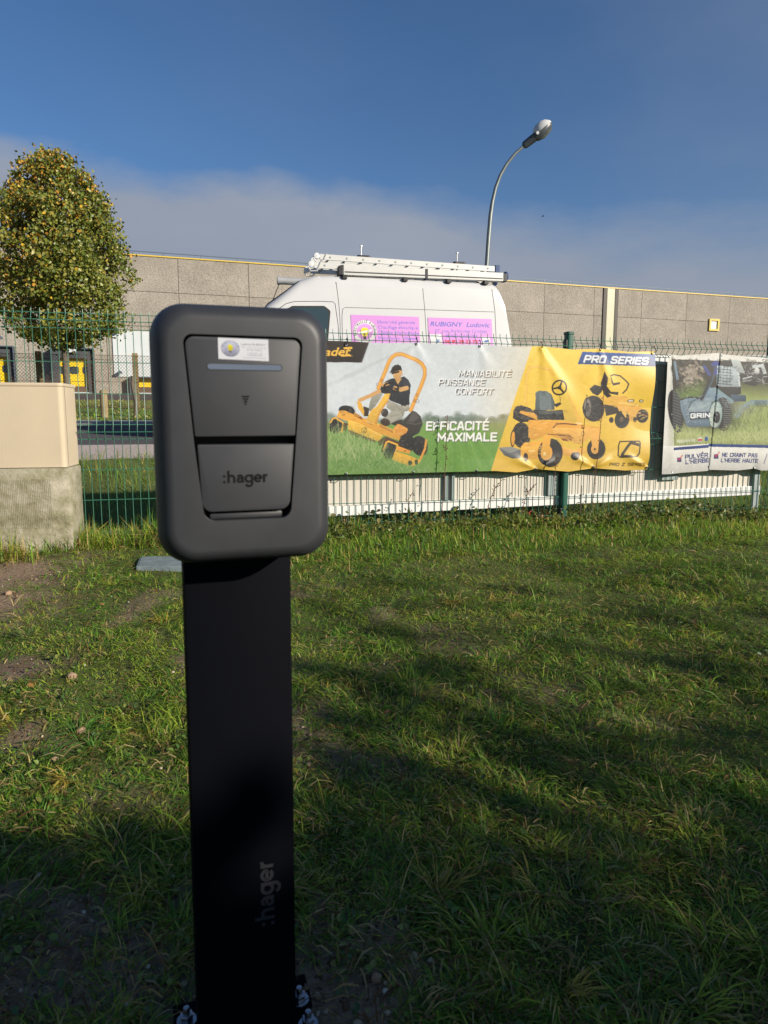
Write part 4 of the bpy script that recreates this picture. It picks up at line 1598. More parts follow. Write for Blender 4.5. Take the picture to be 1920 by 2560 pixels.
# dark corner with the script name
A.poly([(-400, -60), (402, -60), (392, 45), (332, 212), (-400, 205)], (52, 45, 41))
A.line([(380, 60), (330, 205)], 20, (84, 74, 66), 0.3)
A.text('adet', (34, 162), (236, 158), 66, (70, 52, 24), 0.36, 0.02)
A.text('adet', (30, 158), (232, 154), 66, (238, 186, 62), 0.36, 0.02)
A.line([(196, 98), (250, 96)], 16, (238, 186, 62))
A.line([(172, 158), (244, 156)], 12, (238, 186, 62))
A.ell(252, 158, 7, 7, (130, 110, 70), ring=2)
# ---- yellow half
A.m = c4
Y0 = (244, 202, 58)
A.poly([(432, 100), (1760, 100), (1760, 1480), (-20, 1480)], Y0)
A.poly([(432, 100), (1760, 100), (1760, 900), (250, 700)], (248, 212, 80), 0.5, soft=120)
A.poly([(884, 224), (1760, 254), (1760, 372), (840, 340)], (26, 76, 148))
A.stext('PRO SERIES', (902, 336), (1530, 358), 74, 18, (16, 44, 92), 0.24, 0.8)
A.stext('PRO SERIES', (892, 328), (1518, 350), 74, 16, (236, 240, 244), 0.24)
# big machine
A.line([(352, 720), (362, 430), (390, 376), (440, 366), (560, 392), (610, 440)], 30, (232, 176, 60), 0.6)
A.line([(345, 700), (362, 430), (390, 372), (440, 362), (560, 388)], 6, (250, 226, 150), 0.7)
for k in range(9):
    A.ell(660 + k * 8, 1290 - k * 2, 330 - k * 22, 34 - k * 2, (190, 156, 66), 0, 0.07)
A.poly([(235, 780), (262, 740), (310, 728), (395, 756), (470, 830), (440, 880), (300, 890), (232, 850)], (50, 48, 48))
A.strokes([(250, 760), (320, 740), (400, 790), (360, 870), (250, 870)], 40, 30, 8, [(90, 86, 82), (30, 30, 32), (110, 104, 96)], (0, 180), 0.7)
A.tyre(312, 1010, 84, 122, -4)
A.ell(232, 1040, 24, 82, (40, 40, 42), 3)
A.ell(234, 1042, 17, 66, (224, 140, 40), 3)
A.poly([(444, 610), (470, 592), (545, 594), (592, 624), (624, 700), (622, 770), (440, 784)], (92, 106, 110))
A.poly([(480, 612), (560, 606), (590, 650), (596, 770), (484, 776)], (122, 136, 138), 0.8)
for k in range(6):
    A.line([(486, 650 + k * 22), (594, 646 + k * 22)], 2.5, (80, 92, 96), 0.6)
A.ell(518, 622, 14, 12, (50, 52, 54), ring=4)
A.poly([(424, 770), (470, 768), (560, 780), (700, 770), (722, 800), (716, 868), (450, 864), (420, 830)], (50, 52, 54))
A.poly([(470, 780), (690, 784), (690, 810), (480, 812)], (98, 104, 106), 0.7)
A.ell(620, 818, 20, 20, (30, 30, 32))
A.poly([(612, 720), (672, 700), (690, 716), (640, 748)], (44, 44, 46))
A.line([(672, 640), (676, 700)], 6, (60, 56, 50))
A.poly([(430, 800), (300, 780), (294, 800), (420, 850), (462, 870), (460, 830)], (236, 156, 46))
A.poly([(380, 866), (700, 876), (820, 900), (1062, 936), (1050, 975), (980, 1010), (860, 1100), (780, 1064), (690, 1050), (560, 1010), (420, 1060), (376, 1030)], (226, 150, 46))
A.poly([(600, 940), (1052, 944), (1000, 1006), (868, 1090), (800, 1084), (780, 1000), (620, 990)], (234, 170, 86))
A.poly([(640, 990), (770, 1010), (790, 1070), (700, 1062)], (150, 86, 50))
A.line([(612, 940), (640, 905), (720, 900), (830, 912)], 13, (110, 70, 50))
A.line([(560, 1000), (760, 1016), (800, 1040)], 9, (90, 58, 44), 0.8)
A.poly([(664, 600), (724, 592), (760, 660), (842, 890), (720, 884)], (246, 204, 84))
A.poly([(724, 600), (842, 890), (900, 900), (760, 640)], (226, 172, 74), 0.8)
A.text('TURN', (820, 902), (878, 908), 13, (250, 240, 210), bold=0.02)
A.ell(890, 996, 15, 20, (70, 60, 44), 8, ring=4)
A.ell(664, 562, 64, 68, (46, 44, 42), 30, ring=16)
for a_ in (30, 150, 270):
    A.line([(664, 562), (664 + 60 * math.cos(R(a_ + 20)), 562 + 60 * math.sin(R(a_ + 20)))], 18, (50, 48, 44))
A.ell(664, 562, 18, 18, (60, 58, 54))
A.poly([(340, 1080), (500, 1066), (520, 1090), (505, 1236), (306, 1240), (306, 1120)], (230, 158, 46))
A.poly([(306, 1120), (505, 1100), (505, 1130), (306, 1150)], (244, 184, 76), 0.7)
A.line([(385, 1160), (430, 1158)], 20, (240, 214, 150), 0.8)
A.poly([(98, 1128), (210, 1118), (306, 1146), (302, 1226), (225, 1230), (150, 1200)], (104, 108, 110))
A.poly([(98, 1128), (210, 1118), (300, 1144), (200, 1180)], (152, 154, 150), 0.7)
A.ell(352, 1216, 22, 40, (48, 46, 46))
A.poly([(690, 1110), (790, 1150), (900, 1120), (930, 1170), (850, 1210), (700, 1200)], (232, 166, 78))
A.tyre(582, 1176, 116, 134, 8, (222, 146, 48), 0.52, -34)
A.poly([(520, 1012), (592, 1012), (572, 1150), (556, 1208), (512, 1206), (500, 1150)], (232, 160, 50))
A.ell(530, 1188, 15, 17, (240, 210, 150))
A.ell(812, 1208, 40, 38, (48, 46, 46))
A.ell(838, 1196, 24, 26, (90, 84, 78))
A.tyre(1016, 1140, 86, 98, 8, (226, 156, 80), 0.48, -10)
A.poly([(960, 1000), (1060, 960), (1050, 1060), (1022, 1172), (988, 1170)], (232, 166, 84))
A.ell(1004, 1142, 11, 12, (90, 70, 50))
# small machine
A.poly([(900, 850), (1120, 880), (1500, 880), (1480, 910), (1250, 940), (1000, 900)], (206, 170, 76), 0.6, soft=14)
A.tyre(990, 760, 104, 122, -6)
A.ell(934, 752, 42, 100, (70, 68, 66), 0)
A.ell(934, 752, 32, 82, (128, 122, 114), 0)
A.ell(936, 752, 16, 44, (84, 80, 76), 0)
A.poly([(1030, 612), (1100, 660), (1200, 640), (1290, 640), (1330, 680), (1440, 730), (1432, 830), (1260, 790), (1100, 720)], (226, 174, 66))
A.poly([(1090, 720), (1220, 740), (1240, 800), (1110, 830)], (62, 58, 54))
A.poly([(1210, 730), (1430, 740), (1490, 790), (1470, 860), (1330, 880), (1250, 820)], (222, 164, 80))
A.poly([(1230, 690), (1420, 720), (1420, 740), (1230, 714)], (246, 218, 130), 0.7)
A.line([(1322, 688), (1362, 684)], 26, (70, 60, 50))
A.line([(1326, 688), (1358, 685)], 16, (226, 216, 190))
A.line([(1432, 688), (1450, 688)], 26, (70, 60, 50))
A.line([(1436, 688), (1448, 688)], 15, (226, 216, 190))
A.poly([(950, 574), (1000, 534), (1060, 552), (1070, 600), (1030, 640), (980, 616)], (54, 52, 52))
A.poly([(1056, 520), (1072, 470), (1086, 408), (1120, 470), (1112, 550), (1150, 600), (1226, 604), (1220, 634), (1110, 612), (1060, 580)], (60, 52, 56))
A.poly([(1145, 440), (1172, 520), (1240, 510), (1236, 530), (1170, 545), (1150, 500)], (48, 44, 46))
A.line([(1148, 450), (1180, 440), (1240, 452), (1300, 505), (1318, 530), (1300, 580), (1266, 614)], 13, (48, 44, 44))
A.poly([(1075, 570), (1160, 640), (1120, 660), (1080, 620)], (44, 42, 42))
A.tyre(1262, 862, 70, 84, 10, (110, 92, 76), 0.3, -4)
A.tyre(1458, 830, 56, 64, 10)
A.ell(1160, 866, 22, 28, (48, 46, 46))
A.ell(1388, 862, 18, 26, (58, 54, 52))
A.poly([(1250, 740), (1310, 760), (1300, 850), (1262, 800)], (236, 190, 110), 0.8)
for reg, n in (([(380, 870), (820, 890), (1060, 940), (980, 1010), (860, 1090), (560, 1010), (380, 1050)], 150), ([(306, 1090), (500, 1070), (500, 1236), (306, 1240)], 40), ([(1040, 640), (1290, 640), (1440, 740), (1430, 830), (1240, 780)], 90), ([(1210, 730), (1490, 790), (1470, 860), (1330, 880)], 50)):
    A.strokes(reg, n, 40, 5, DET + [(236, 176, 100), (196, 116, 50)], (-20, 20), 0.45)
for reg, n in (([(430, 770), (716, 775), (716, 866), (430, 850)], 40), ([(240, 750), (400, 760), (460, 830), (300, 888)], 40), ([(950, 560), (1120, 440), (1220, 610), (1060, 640)], 40), ([(240, 900), (390, 900), (390, 1110), (240, 1110)], 60), ([(900, 660), (1090, 660), (1090, 860), (900, 860)], 60)):
    A.strokes(reg, n, 40, 5, [(100, 98, 96), (28, 28, 30), (140, 136, 130), (70, 68, 66)], (-60, 60), 0.4)
# mark and line of type
lo_ = [(1240, 1070), (1420, 1066), (1428, 1085), (1414, 1180), (1390, 1212), (1240, 1218), (1222, 1200), (1226, 1110), (1240, 1070)]
A.line(lo_, 13, (54, 46, 30))
A.line([(1414, 1104), (1380, 1092), (1340, 1082), (1316, 1110), (1262, 1186), (1256, 1206), (1340, 1210)], 25, (54, 46, 30))
A.line([(1330, 1086), (1384, 1070)], 16, (54, 46, 30))
A.poly([(1384, 1080), (1420, 1086), (1412, 1112), (1392, 1108)], (54, 46, 30))
A.stext('PRO Z SERIES', (1132, 1301), (1476, 1299), 31, 6.5, (50, 40, 24), 0.2)
# the print has faded: the oranges lean to yellow
R_, G_, B_ = A.a[..., 0], A.a[..., 1], A.a[..., 2]
om = ((R_ > 2.2 * B_) & (R_ > 1.3 * G_) & (R_ > 0.25))[..., None]
A.a = np.where(om, A.a * 0.66 + np.array([0.92, 0.58, 0.13]) * 0.34, A.a)
A.grain(0.06)
A.a = A.a * 0.68 + 0.006

# ---- first banner: cloth
top1 = [(690, 848), (760, 850), (870, 853.5), (955, 858), (1040, 857), (1120, 861.5), (1197, 862), (1270, 866.5), (1352, 866), (1430, 874), (1498, 872), (1570, 880), (1639, 878)]
bot1 = [(690, 1192), (815, 1187), (960, 1184), (1040, 1182), (1140, 1179.5), (1235, 1177), (1290, 1181), (1338, 1172), (1420, 1179), (1483, 1170), (1560, 1176), (1618, 1173)]


def edge_sz(e):
    return np.array([fence_sz(x, y, BOFF) for x, y in e])


t1, b1 = edge_sz(top1), edge_sz(bot1)
eye1 = [(865, 863), (1040, 861), (1198, 867), (1352, 872), (1498, 878), (1634, 882)]
eyeb1 = [(865, 1184), (1032, 1180), (1190, 1176), (1338, 1172), (1482, 1167), (1616, 1168)]


def cloth(name, tp, bt, sL, sR0, sR1, cols, rows, disp, paint, label, side=None):
    v = np.linspace(0, 1, rows)[:, None]
    u = np.linspace(0, 1, cols)[None, :]
    sR = sR0 + (sR1 - sR0) * v
    s = sL + (sR - sL) * u
    zt_ = np.interp(s, tp[:, 0], tp[:, 1])
    zb_ = np.interp(s, bt[:, 0], bt[:, 1])
    k = 0  # smooth the scalloped edges
    z = zt_ + (zb_ - zt_) * v
    o = disp(s, v, z)
    base = FP + FN * BOFF
    S0 = base - FE * base.dot(FE)
    fl = np.array(S0[:])[None, None] + np.array(FE[:])[None, None] * s[..., None] + np.array([0, 0, 1.0])[None, None] * z[..., None]
    px, py = proj(fl[..., 0], fl[..., 1], fl[..., 2])
    C = paint.sample(px, py)
    G = fl + np.array((-FN)[:])[None, None] * o[..., None]
    me = grid_mesh(name, G, C)
    return me, G


def fold(s, z, sa, za, sb, zb, wd, amp):
    """a crease running from a to b"""
    L2 = (sb - sa) ** 2 + (zb - za) ** 2
    t = np.clip(((s - sa) * (sb - sa) + (z - za) * (zb - za)) / L2, 0, 1)
    d = np.hypot(s - sa - t * (sb - sa), z - za - t * (zb - za))
    return amp * np.exp(-(d / (wd * (0.4 + 1.2 * t))) ** 2) * (0.25 + 0.75 * np.sin(np.pi * np.clip(t * 0.9 + 0.08, 0, 1)))


es = [fence_sz(x, y, BOFF) for x, y in eye1]
eb = [fence_sz(x, y, BOFF) for x, y in eyeb1]


def disp1(s, v, z):
    o = 0.004 * (vnoise(s, z, 0.34, 91) - 0.5) + 0.006 * (vnoise(s, z, 0.7, 92) - 0.5)
    o = o + 0.0014 * (vnoise(s * 1.0, z * 0.5, 0.12, 93) - 0.5)
    for i, (a, b) in enumerate(es):
        if i in (1, 2):
            o = o + fold(s, z, a, b, a - 0.16, b - 0.20, 0.045, 0.004) + fold(s, z, a, b, a + 0.10, b - 0.22, 0.045, 0.004)
        if i == 3:
            o = o + fold(s, z, a, b, a + 0.06, b - 0.30, 0.045, 0.010) + fold(s, z, a, b, a + 0.30, b - 0.45, 0.05, 0.011) + fold(s, z, a, b, a - 0.14, b - 0.26, 0.045, 0.006)
        if i == 4:
            o = o + fold(s, z, a, b, a - 0.13, b - 0.25, 0.045, 0.008) + fold(s, z, a, b, a + 0.12, b - 0.33, 0.045, 0.010)
    o = o + fold(s, z, es[0][0] - 0.15, es[0][1] - 0.52, es[1][0] - 0.05, es[1][1] - 0.10, 0.05, 0.007)
    for i, (a, b) in enumerate(eb):
        if i >= 3:
            o = o + fold(s, z, a, b, a - 0.20, b + 0.09, 0.025, 0.012) + fold(s, z, a, b, a + 0.17, b + 0.07, 0.025, 0.012) - 0.012 * np.exp(-((s - a) / 0.04) ** 2 - ((z - b) / 0.05) ** 2)
    # right hand edge hangs in waves, lower hem curls
    o = o + 0.016 * np.exp(-((s - es[5][0]) / 0.2) ** 2) * np.sin(z * 11 + 1.0)
    o = o + 0.010 * np.clip(v - 0.9, 0, 1) * 10 * (vnoise(s, z * 0, 0.25, 95) - 0.3)
    return np.clip(o + 0.006, -0.004, 0.06)


sL = fence_sz(700, 900, BOFF)[0]
me, G1 = cloth('mower_banner', t1, b1, sL, t1[-1, 0], b1[-1, 0], 760, 270, disp1, A, '')
BAN = fence_sz(1200, 1180, BOFF)
og = fpt(BAN[0], 0.03, BAN[1])
ban1 = link_mesh('advert_banner', me, VINYL, origin=og, smooth=True)
setp(ban1, 'long grey and yellow banner printed with ride-on mowers, tied to the fence', 'banner', 'printed banners tied to the mesh fence')


def eyelets(banner, pts, ties=True, top=True):
    for x, y in pts:
        s, z = fence_sz(x, y, BOFF)
        c = fpt(s, 0.034 + 0.012, z)
        m_ = MB()
        m_.lathe([(0.0035, 0.0), (0.0085, 0.0), (0.0085, 0.002), (0.006, 0.0035), (0.0035, 0.002)], c, -FN, 12)
        e = m_.build('eyelet', EYE, banner, smooth=True)
        if ties:
            m_ = MB()
            dz = 0.05 if top else -0.03
            m_.tube([c - FN * 0.004, c - FN * 0.012 + UP * dz * 0.3 + FE * 0.004, c + FN * 0.02 + UP * dz + FE * 0.008, c + FN * 0.05 + UP * dz * 0.9 + FE * 0.010], 0.0028, 5)
            m_.build('cable_tie', BLK, banner, smooth=True)


eyelets(ban1, eye1)
eyelets(ban1, eyeb1, True, False)

# ---- second banner: artwork
B = Paint(1655, 870, 2080, 1200, 2, (222, 222, 216))
B.m = c5
B.poly([(285, 730), (1500, 770), (1500, 1520), (303, 1540)], (36, 34, 30))
for k in range(260):
    x, y = random.uniform(290, 1480), random.uniform(740, 1120)
    B.ell(x, y, random.uniform(8, 40), random.uniform(6, 26), random.choice([(40, 36, 32), (70, 64, 54), (100, 94, 78), (52, 58, 40), (24, 22, 22), (20, 20, 20)]), random.uniform(0, 90), 0.5)
for k in range(90):
    x, y = random.gauss(480, 50), random.gauss(880, 60)
    B.ell(x, y, random.uniform(8, 24), random.uniform(6, 16), random.choice([(196, 190, 168), (170, 156, 146), (150, 138, 122), (180, 160, 160)]), random.uniform(0, 90), 0.5)
B.poly([(330, 1060), (450, 1000), (560, 970), (560, 1090), (380, 1100)], (120, 150, 74), 0.8, soft=18)
B.poly([(900, 1010), (1060, 1020), (1500, 1060), (1500, 1500), (860, 1420)], (160, 174, 104), 0.9, soft=24)
B.poly([(300, 1330), (620, 1390), (1500, 1360), (1500, 1520), (303, 1540)], (174, 184, 128), soft=16)
B.tyre(318, 1210, 66, 200, -8)
for k in range(14):
    B.line([(290, 1030 + k * 26), (372, 1050 + k * 27)], 6, (100, 110, 116), 0.7)
B.poly([(360, 1110), (430, 1090), (550, 1088), (600, 985), (690, 1000), (840, 1120), (650, 1120), (655, 1320), (420, 1345), (372, 1200)], (112, 136, 154))
B.poly([(440, 1180), (520, 1130), (640, 1110), (640, 1200), (460, 1216)], (164, 180, 186), 0.8, soft=10)
B.poly([(410, 1310), (640, 1296), (640, 1350), (440, 1356)], (98, 122, 140))
B.line([(362, 1105), (460, 1080), (560, 1090)], 14, (44, 44, 46))
B.line([(430, 1200), (470, 1120), (550, 1085)], 8, (40, 44, 46))
B.line([(690, 760), (640, 940), (560, 1100)], 30, (40, 44, 52))
B.line([(700, 770), (660, 930), (590, 1070)], 10, (70, 96, 112))
B.line([(668, 780), (698, 760), (716, 800), (690, 860)], 36, (44, 60, 140))
B.line([(586, 800), (632, 870)], 30, (52, 66, 136))
B.line([(312, 760), (338, 910)], 24, (100, 128, 150))
B.poly([(705, 790), (880, 800), (920, 980), (830, 1000), (700, 975)], (176, 190, 198))
for k in range(6):
    B.line([(710, 820 + k * 27), (840, 832 + k * 27)], 8, (60, 70, 76), 0.9)
for k in range(4):
    B.line([(730 + k * 32, 800), (724 + k * 32, 975)], 7, (84, 96, 102), 0.8)
B.poly([(750, 740), (860, 740), (850, 800), (760, 800)], (52, 52, 54))
B.line([(880, 820), (905, 880), (905, 975)], 14, (206, 214, 216))
B.poly([(690, 985), (920, 985), (920, 1050), (800, 1080), (690, 1040)], (36, 38, 40))
B.poly([(826, 1056), (966, 1062), (966, 1120), (836, 1122)], (60, 84, 104))
B.poly([(830, 735), (910, 740), (960, 860), (900, 860), (850, 800)], (176, 186, 186))
B.poly([(960, 860), (1030, 770), (1080, 752), (1140, 770), (1150, 900), (1050, 980), (960, 960), (900, 880)], (40, 40, 44))
B.line([(1040, 800), (1120, 790), (1140, 850)], 30, (196, 204, 206), 0.9)
B.ell(1070, 840, 22, 30, (214, 218, 216))
B.line([(940, 910), (1020, 890)], 10, (190, 196, 196))
B.line([(935, 936), (1010, 926)], 7, (150, 156, 156))
B.line([(680, 1010), (830, 1120)], 40, (120, 148, 158))
B.tyre(752, 1236, 80, 155, -3)
for k in range(13):
    B.line([(760, 1110 + k * 20), (826, 1118 + k * 19)], 8, (120, 124, 124), 0.75)
B.ell(688, 1238, 62, 132, (70, 92, 94), 4)
B.ell(688, 1244, 56, 120, (156, 176, 172), 4)
B.ell(676, 1262, 42, 96, (186, 198, 190), 4, 0.8)
B.ell(696, 1266, 30, 55, (36, 38, 42), 4)
B.line([(880, 1250), (930, 1180), (1020, 1130), (1180, 1128)], 50, (128, 152, 158))
for k in range(6):
    B.line([(1046, 1114 + k * 10), (1160, 1116 + k * 10)], 5, (60, 68, 70), 0.9)
B.poly([(840, 1140), (1010, 1150), (1040, 1200), (860, 1260)], (150, 156, 148), 0.6, soft=10)
B.strokes([(305, 1360), (640, 1390), (820, 1350), (1480, 1340), (1480, 1510), (305, 1535)], 1300, 26, 4.5, [(172, 184, 112), (120, 138, 70), (96, 112, 60), (190, 198, 140), (148, 162, 92)], (40, 140), 0.6)
B.strokes([(850, 1220), (1000, 1180), (1480, 1160), (1480, 1400), (820, 1400)], 420, 60, 4.5, [(108, 124, 84), (84, 100, 64), (150, 164, 120), (70, 84, 54), (128, 142, 98)], (50, 130), 0.6)
for reg, n, cs in (([(370, 1120), (660, 1010), (820, 1120), (650, 1310), (420, 1330)], 120, [(150, 172, 184), (80, 104, 120), (190, 204, 210), (60, 80, 96)]), ([(700, 800), (910, 810), (900, 980), (710, 970)], 90, [(70, 80, 86), (196, 206, 208), (110, 124, 130), (40, 46, 50)]),
                   ([(900, 770), (1140, 770), (1140, 960), (930, 950)], 90, [(30, 30, 34), (180, 186, 188), (90, 94, 100), (220, 224, 224)]), ([(300, 750), (560, 750), (560, 1000), (360, 1050)], 160, [(140, 132, 114), (40, 38, 34), (96, 92, 76), (170, 162, 144)])):
    B.strokes(reg, n, 34, 6, cs, (-70, 70), 0.4)
B.poly([(448, 1218), (642, 1214), (630, 1278), (452, 1290)], (44, 52, 74))
B.stext('GRIN', (458, 1276), (640, 1268), 46, 11, (230, 236, 240), 0.06)
B.text('FOLLOW US', (336, 1500), (500, 1487), 24, (212, 216, 206), 0, 0.03)
B.poly([(524, 1454), (566, 1450), (566, 1488), (524, 1492)], (206, 206, 200))
B.line([(530, 1474), (560, 1472)], 16, (196, 60, 50))
B.poly([(590, 1446), (620, 1444), (620, 1480), (590, 1484)], (52, 92, 160))
B.poly([(-40, 1530), (300, 1530), (625, 1510), (1500, 1530), (1500, 1900), (-40, 1900)], (220, 220, 215))
B.poly([(300, 1544), (626, 1518), (626, 1546), (300, 1570)], (38, 66, 128))
B.poly([(626, 1510), (1500, 1528), (1500, 1556), (626, 1536)], (38, 66, 128))
NAVY = (44, 56, 118)
B.stext('PULVÉR', (408, 1654), (626, 1634), 44, 9, NAVY, 0.08)
B.stext("L'HERBE", (412, 1700), (636, 1680), 42, 9, NAVY, 0.08)
B.stext('NE CRAINT PAS', (744, 1630), (1072, 1636), 39, 8, NAVY, 0.1)
B.stext("L'HERBE HAUTE", (734, 1680), (1080, 1686), 39, 8, NAVY, 0.1)
B.line([(1160, 1602), (1130, 1692)], 6, NAVY)
for x, y in ((334, 1636), (672, 1606)):
    B.poly([(x, y), (x + 40, y - 2), (x + 42, y + 40), (x, y + 42)], NAVY)
    B.line([(x + 8, y + 8), (x + 20, y + 22), (x + 50, y - 22)], 8, (206, 46, 52))
B.poly([(636, 1735), (1500, 1760), (1500, 1764), (636, 1740)], (186, 186, 182), 0.7)
B.grain(0.07, 5)
B.a = B.a * 0.68 + 0.004

top2 = [(1668, 886), (1700, 889), (1798, 882.5), (1806, 886), (1850, 890), (1905, 894), (1950, 899), (2070, 906)]
bot2 = [(1675, 1185), (1700, 1182), (1768, 1177), (1772, 1174), (1840, 1176), (1884, 1171), (1900, 1176), (1960, 1175), (2070, 1172)]
t2, b2_ = edge_sz(top2), edge_sz(bot2)
fs_t, fz_t = fence_sz(1799, 885, BOFF)
fs_b, fz_b = fence_sz(1770, 1178, BOFF)


def disp2(s, v, z):
    fl_ = fs_t + (fs_b - fs_t) * np.clip((fz_t - z) / (fz_t - fz_b), 0, 1)
    d = s - fl_
    o = 0.0035 * (vnoise(s, z, 0.2, 96) - 0.5) + 0.006 * (vnoise(s, z, 0.5, 97) - 0.5)
    # the sheet doubles over on itself: the right part stands proud of the left part
    o = o + np.where(d > 0, 0.005 * np.exp(-d / 0.22), -0.003 * np.exp(d / 0.12)) * 1.0
    o = o + fold(s, z, t2[0, 0] + 0.05, t2[0, 1], t2[0, 0] + 0.10, b2_[0, 1], 0.03, 0.006)
    o = o - 0.010 * np.exp(-((s - b2_[5, 0]) / 0.04) ** 2) * np.clip(v - 0.9, 0, 0.1) * 10
    return np.clip(o + 0.012, -0.004, 0.06)


me, G2 = cloth('lawnmower_banner', t2, b2_, t2[0, 0], t2[-1, 0], t2[-1, 0], 420, 270, disp2, B, '')
# the left edge slopes: pull it in to the line seen in the photograph
og = fpt(t2[1, 0], 0.03, b2_[1, 1])
ban2 = link_mesh('advert_banner', me, VINYL, origin=og, smooth=True)
setp(ban2, 'white bordered banner showing a blue walk-behind mower in grass, folded in the middle', 'banner', 'printed banners tied to the mesh fence')
eyelets(ban2, [(1672, 891), (1801, 890), (1907, 900)], False)
eyelets(ban2, [(1679, 1179), (1772, 1166), (1884, 1168), (1677, 1036)], False)

# ================================================================== electricity cabinet on its concrete plinth
CB = Vector((0, 0, 0)) + at(153, 957, 4.33)
CE = Vector((0.985, 0.174, 0)).normalized()
CN_ = Vector((-CE.y, CE.x, 0))
CREAM = mat('cream_polyester', lin(186, 172, 148), 0.75, var=0.06, vscale=2.5, bump=0.06, bscale=120, spec=0.2)
tz = CB.z
bz = at(160, 1168, 4.33).z
g0 = float(gz(CB.x, CB.y))
cab = empty('electricity_cabinet', (CB.x - 0.4, CB.y, g0), 'cream electricity cabinet on a mossy ribbed concrete plinth beside the fence', 'cabinet')
fr = (Vector((CB.x, CB.y, 0)), CE, CN_, UP)
m_ = MB(fr)
m_.prism(round_poly([(-0.80, 0.0), (0.0, 0.0), (0.0, 0.32), (-0.80, 0.32)], [0.01, 0.028, 0.01, 0.01], 10), bz, tz - 0.022)
m_.build('cabinet_body', CREAM, cab, smooth=True, angle=40)
m_ = MB(fr)
m_.prism(round_poly([(-0.806, -0.005), (0.004, -0.005), (0.004, 0.33), (-0.806, 0.33)], [0.01, 0.029, 0.01, 0.01], 10), tz - 0.0215, tz)
m_.build('lid', CREAM, cab, bevel=0.006, smooth=True)
m_ = MB(fr)
m_.box(-0.70, -0.645, -0.012, -0.0005, bz + 0.11, bz + 0.17)
dr = m_.build('lock_cover', CREAM, cab, bevel=0.005, smooth=True)


m_ = MB(fr)
m_.box(-0.0005, 0.0008, 0.060, 0.064, bz + 0.003, tz - 0.0225)
m_.build('panel_seam', GAP, cab)


def plinth_mat():
    m = bpy.data.materials.new('mossy_concrete')
    m.use_nodes = True
    nt = m.node_tree
    b = nt.nodes['Principled BSDF']
    b.inputs['Roughness'].default_value = 0.95
    t = nt.nodes.new('ShaderNodeTexCoord')
    nz = nt.nodes.new('ShaderNodeTexNoise')
    nz.inputs['Scale'].default_value = 7
    nz.inputs['Detail'].default_value = 10
    nz.inputs['Roughness'].default_value = 0.72
    nt.links.new(t.outputs['Object'], nz.inputs[0])
    cr = nt.nodes.new('ShaderNodeValToRGB')
    e = cr.color_ramp.elements
    e[0].position, e[0].color = 0.30, (0.10, 0.095, 0.05, 1)
    e[1].position, e[1].color = 0.72, (0.46, 0.42, 0.32, 1)
    k = e.new(0.45)
    k.color = (0.23, 0.215, 0.135, 1)
    k = e.new(0.56)
    k.color = (0.32, 0.295, 0.22, 1)
    nt.links.new(nz.outputs[0], cr.inputs[0])
    nt.links.new(cr.outputs[0], b.inputs['Base Color'])
    n2_ = nt.nodes.new('ShaderNodeTexNoise')
    n2_.inputs['Scale'].default_value = 60
    n2_.inputs['Detail'].default_value = 6
    nt.links.new(t.outputs['Object'], n2_.inputs[0])
    bp = nt.nodes.new('ShaderNodeBump')
    bp.inputs['Strength'].default_value = 0.8
    bp.inputs['Distance'].default_value = 0.006
    nt.links.new(n2_.outputs[0], bp.inputs['Height'])
    nt.links.new(bp.outputs[0], b.inputs['Normal'])
    return m


PLN = plinth_mat()
m_ = MB(fr)
m_.box(-0.83, 0.018, -0.02, 0.29, g0 - 0.08, bz - 0.004)
pl = m_.build('plinth', PLN, cab, bevel=0.010, smooth=True)
m_ = MB(fr)
for k in range(74):
    a = -0.83 + k * 0.0102
    if a + 0.006 > -0.085:
        break
    m_.box(a, a + 0.0060, -0.0216, -0.0195, g0 + 0.14, bz - 0.07)
ri = m_.build('ribbing', PLN, pl)
ri['kind'] = 'stuff'

# inspection cover half sunk in the grass
c_ = [ground(*p) for p in ((343, 1386), (470, 1388), (470, 1444), (368, 1443))]
COV = mat('cover_grey', lin(112, 124, 128), 0.6, var=0.25, vscale=18, bump=0.5, bscale=120)
ca = sum(c_, Vector((0, 0, 0))) / 4
ux = (c_[1] - c_[0]).normalized()
ux.z = 0
uy = Vector((-ux.y, ux.x, 0))
fr2 = (Vector((ca.x + 0.05, ca.y, ca.z + 0.012)), ux, uy, UP)
m_ = MB(fr2)
m_.prism([(-0.24, 0.135), (-0.17, -0.135), (0.28, -0.135), (0.28, 0.135)], -0.03, 0.012)
cov = setp(m_.build('inspection_cover', COV, origin=tuple(fr2[0]), bevel=0.004), 'grey ridged inspection cover half hidden in the grass', 'cover')
ORIGIN[cov.name] = fr2[0]
m_ = MB(fr2)
for k in range(15):
    y = -0.12 + k * 0.017
    off = (0.135 - y) / 0.27 * 0.07
    m_.box(-0.232 + off + 0.006, 0.274, y, y + 0.008, 0.0125, 0.0165)
m_.build('ridges', COV, cov)['kind'] = 'stuff'

# dry weed stalks standing in front of the banners
STALK = mat('dry_stalk', lin(96, 66, 50), 0.8, var=0.3, vscale=40)


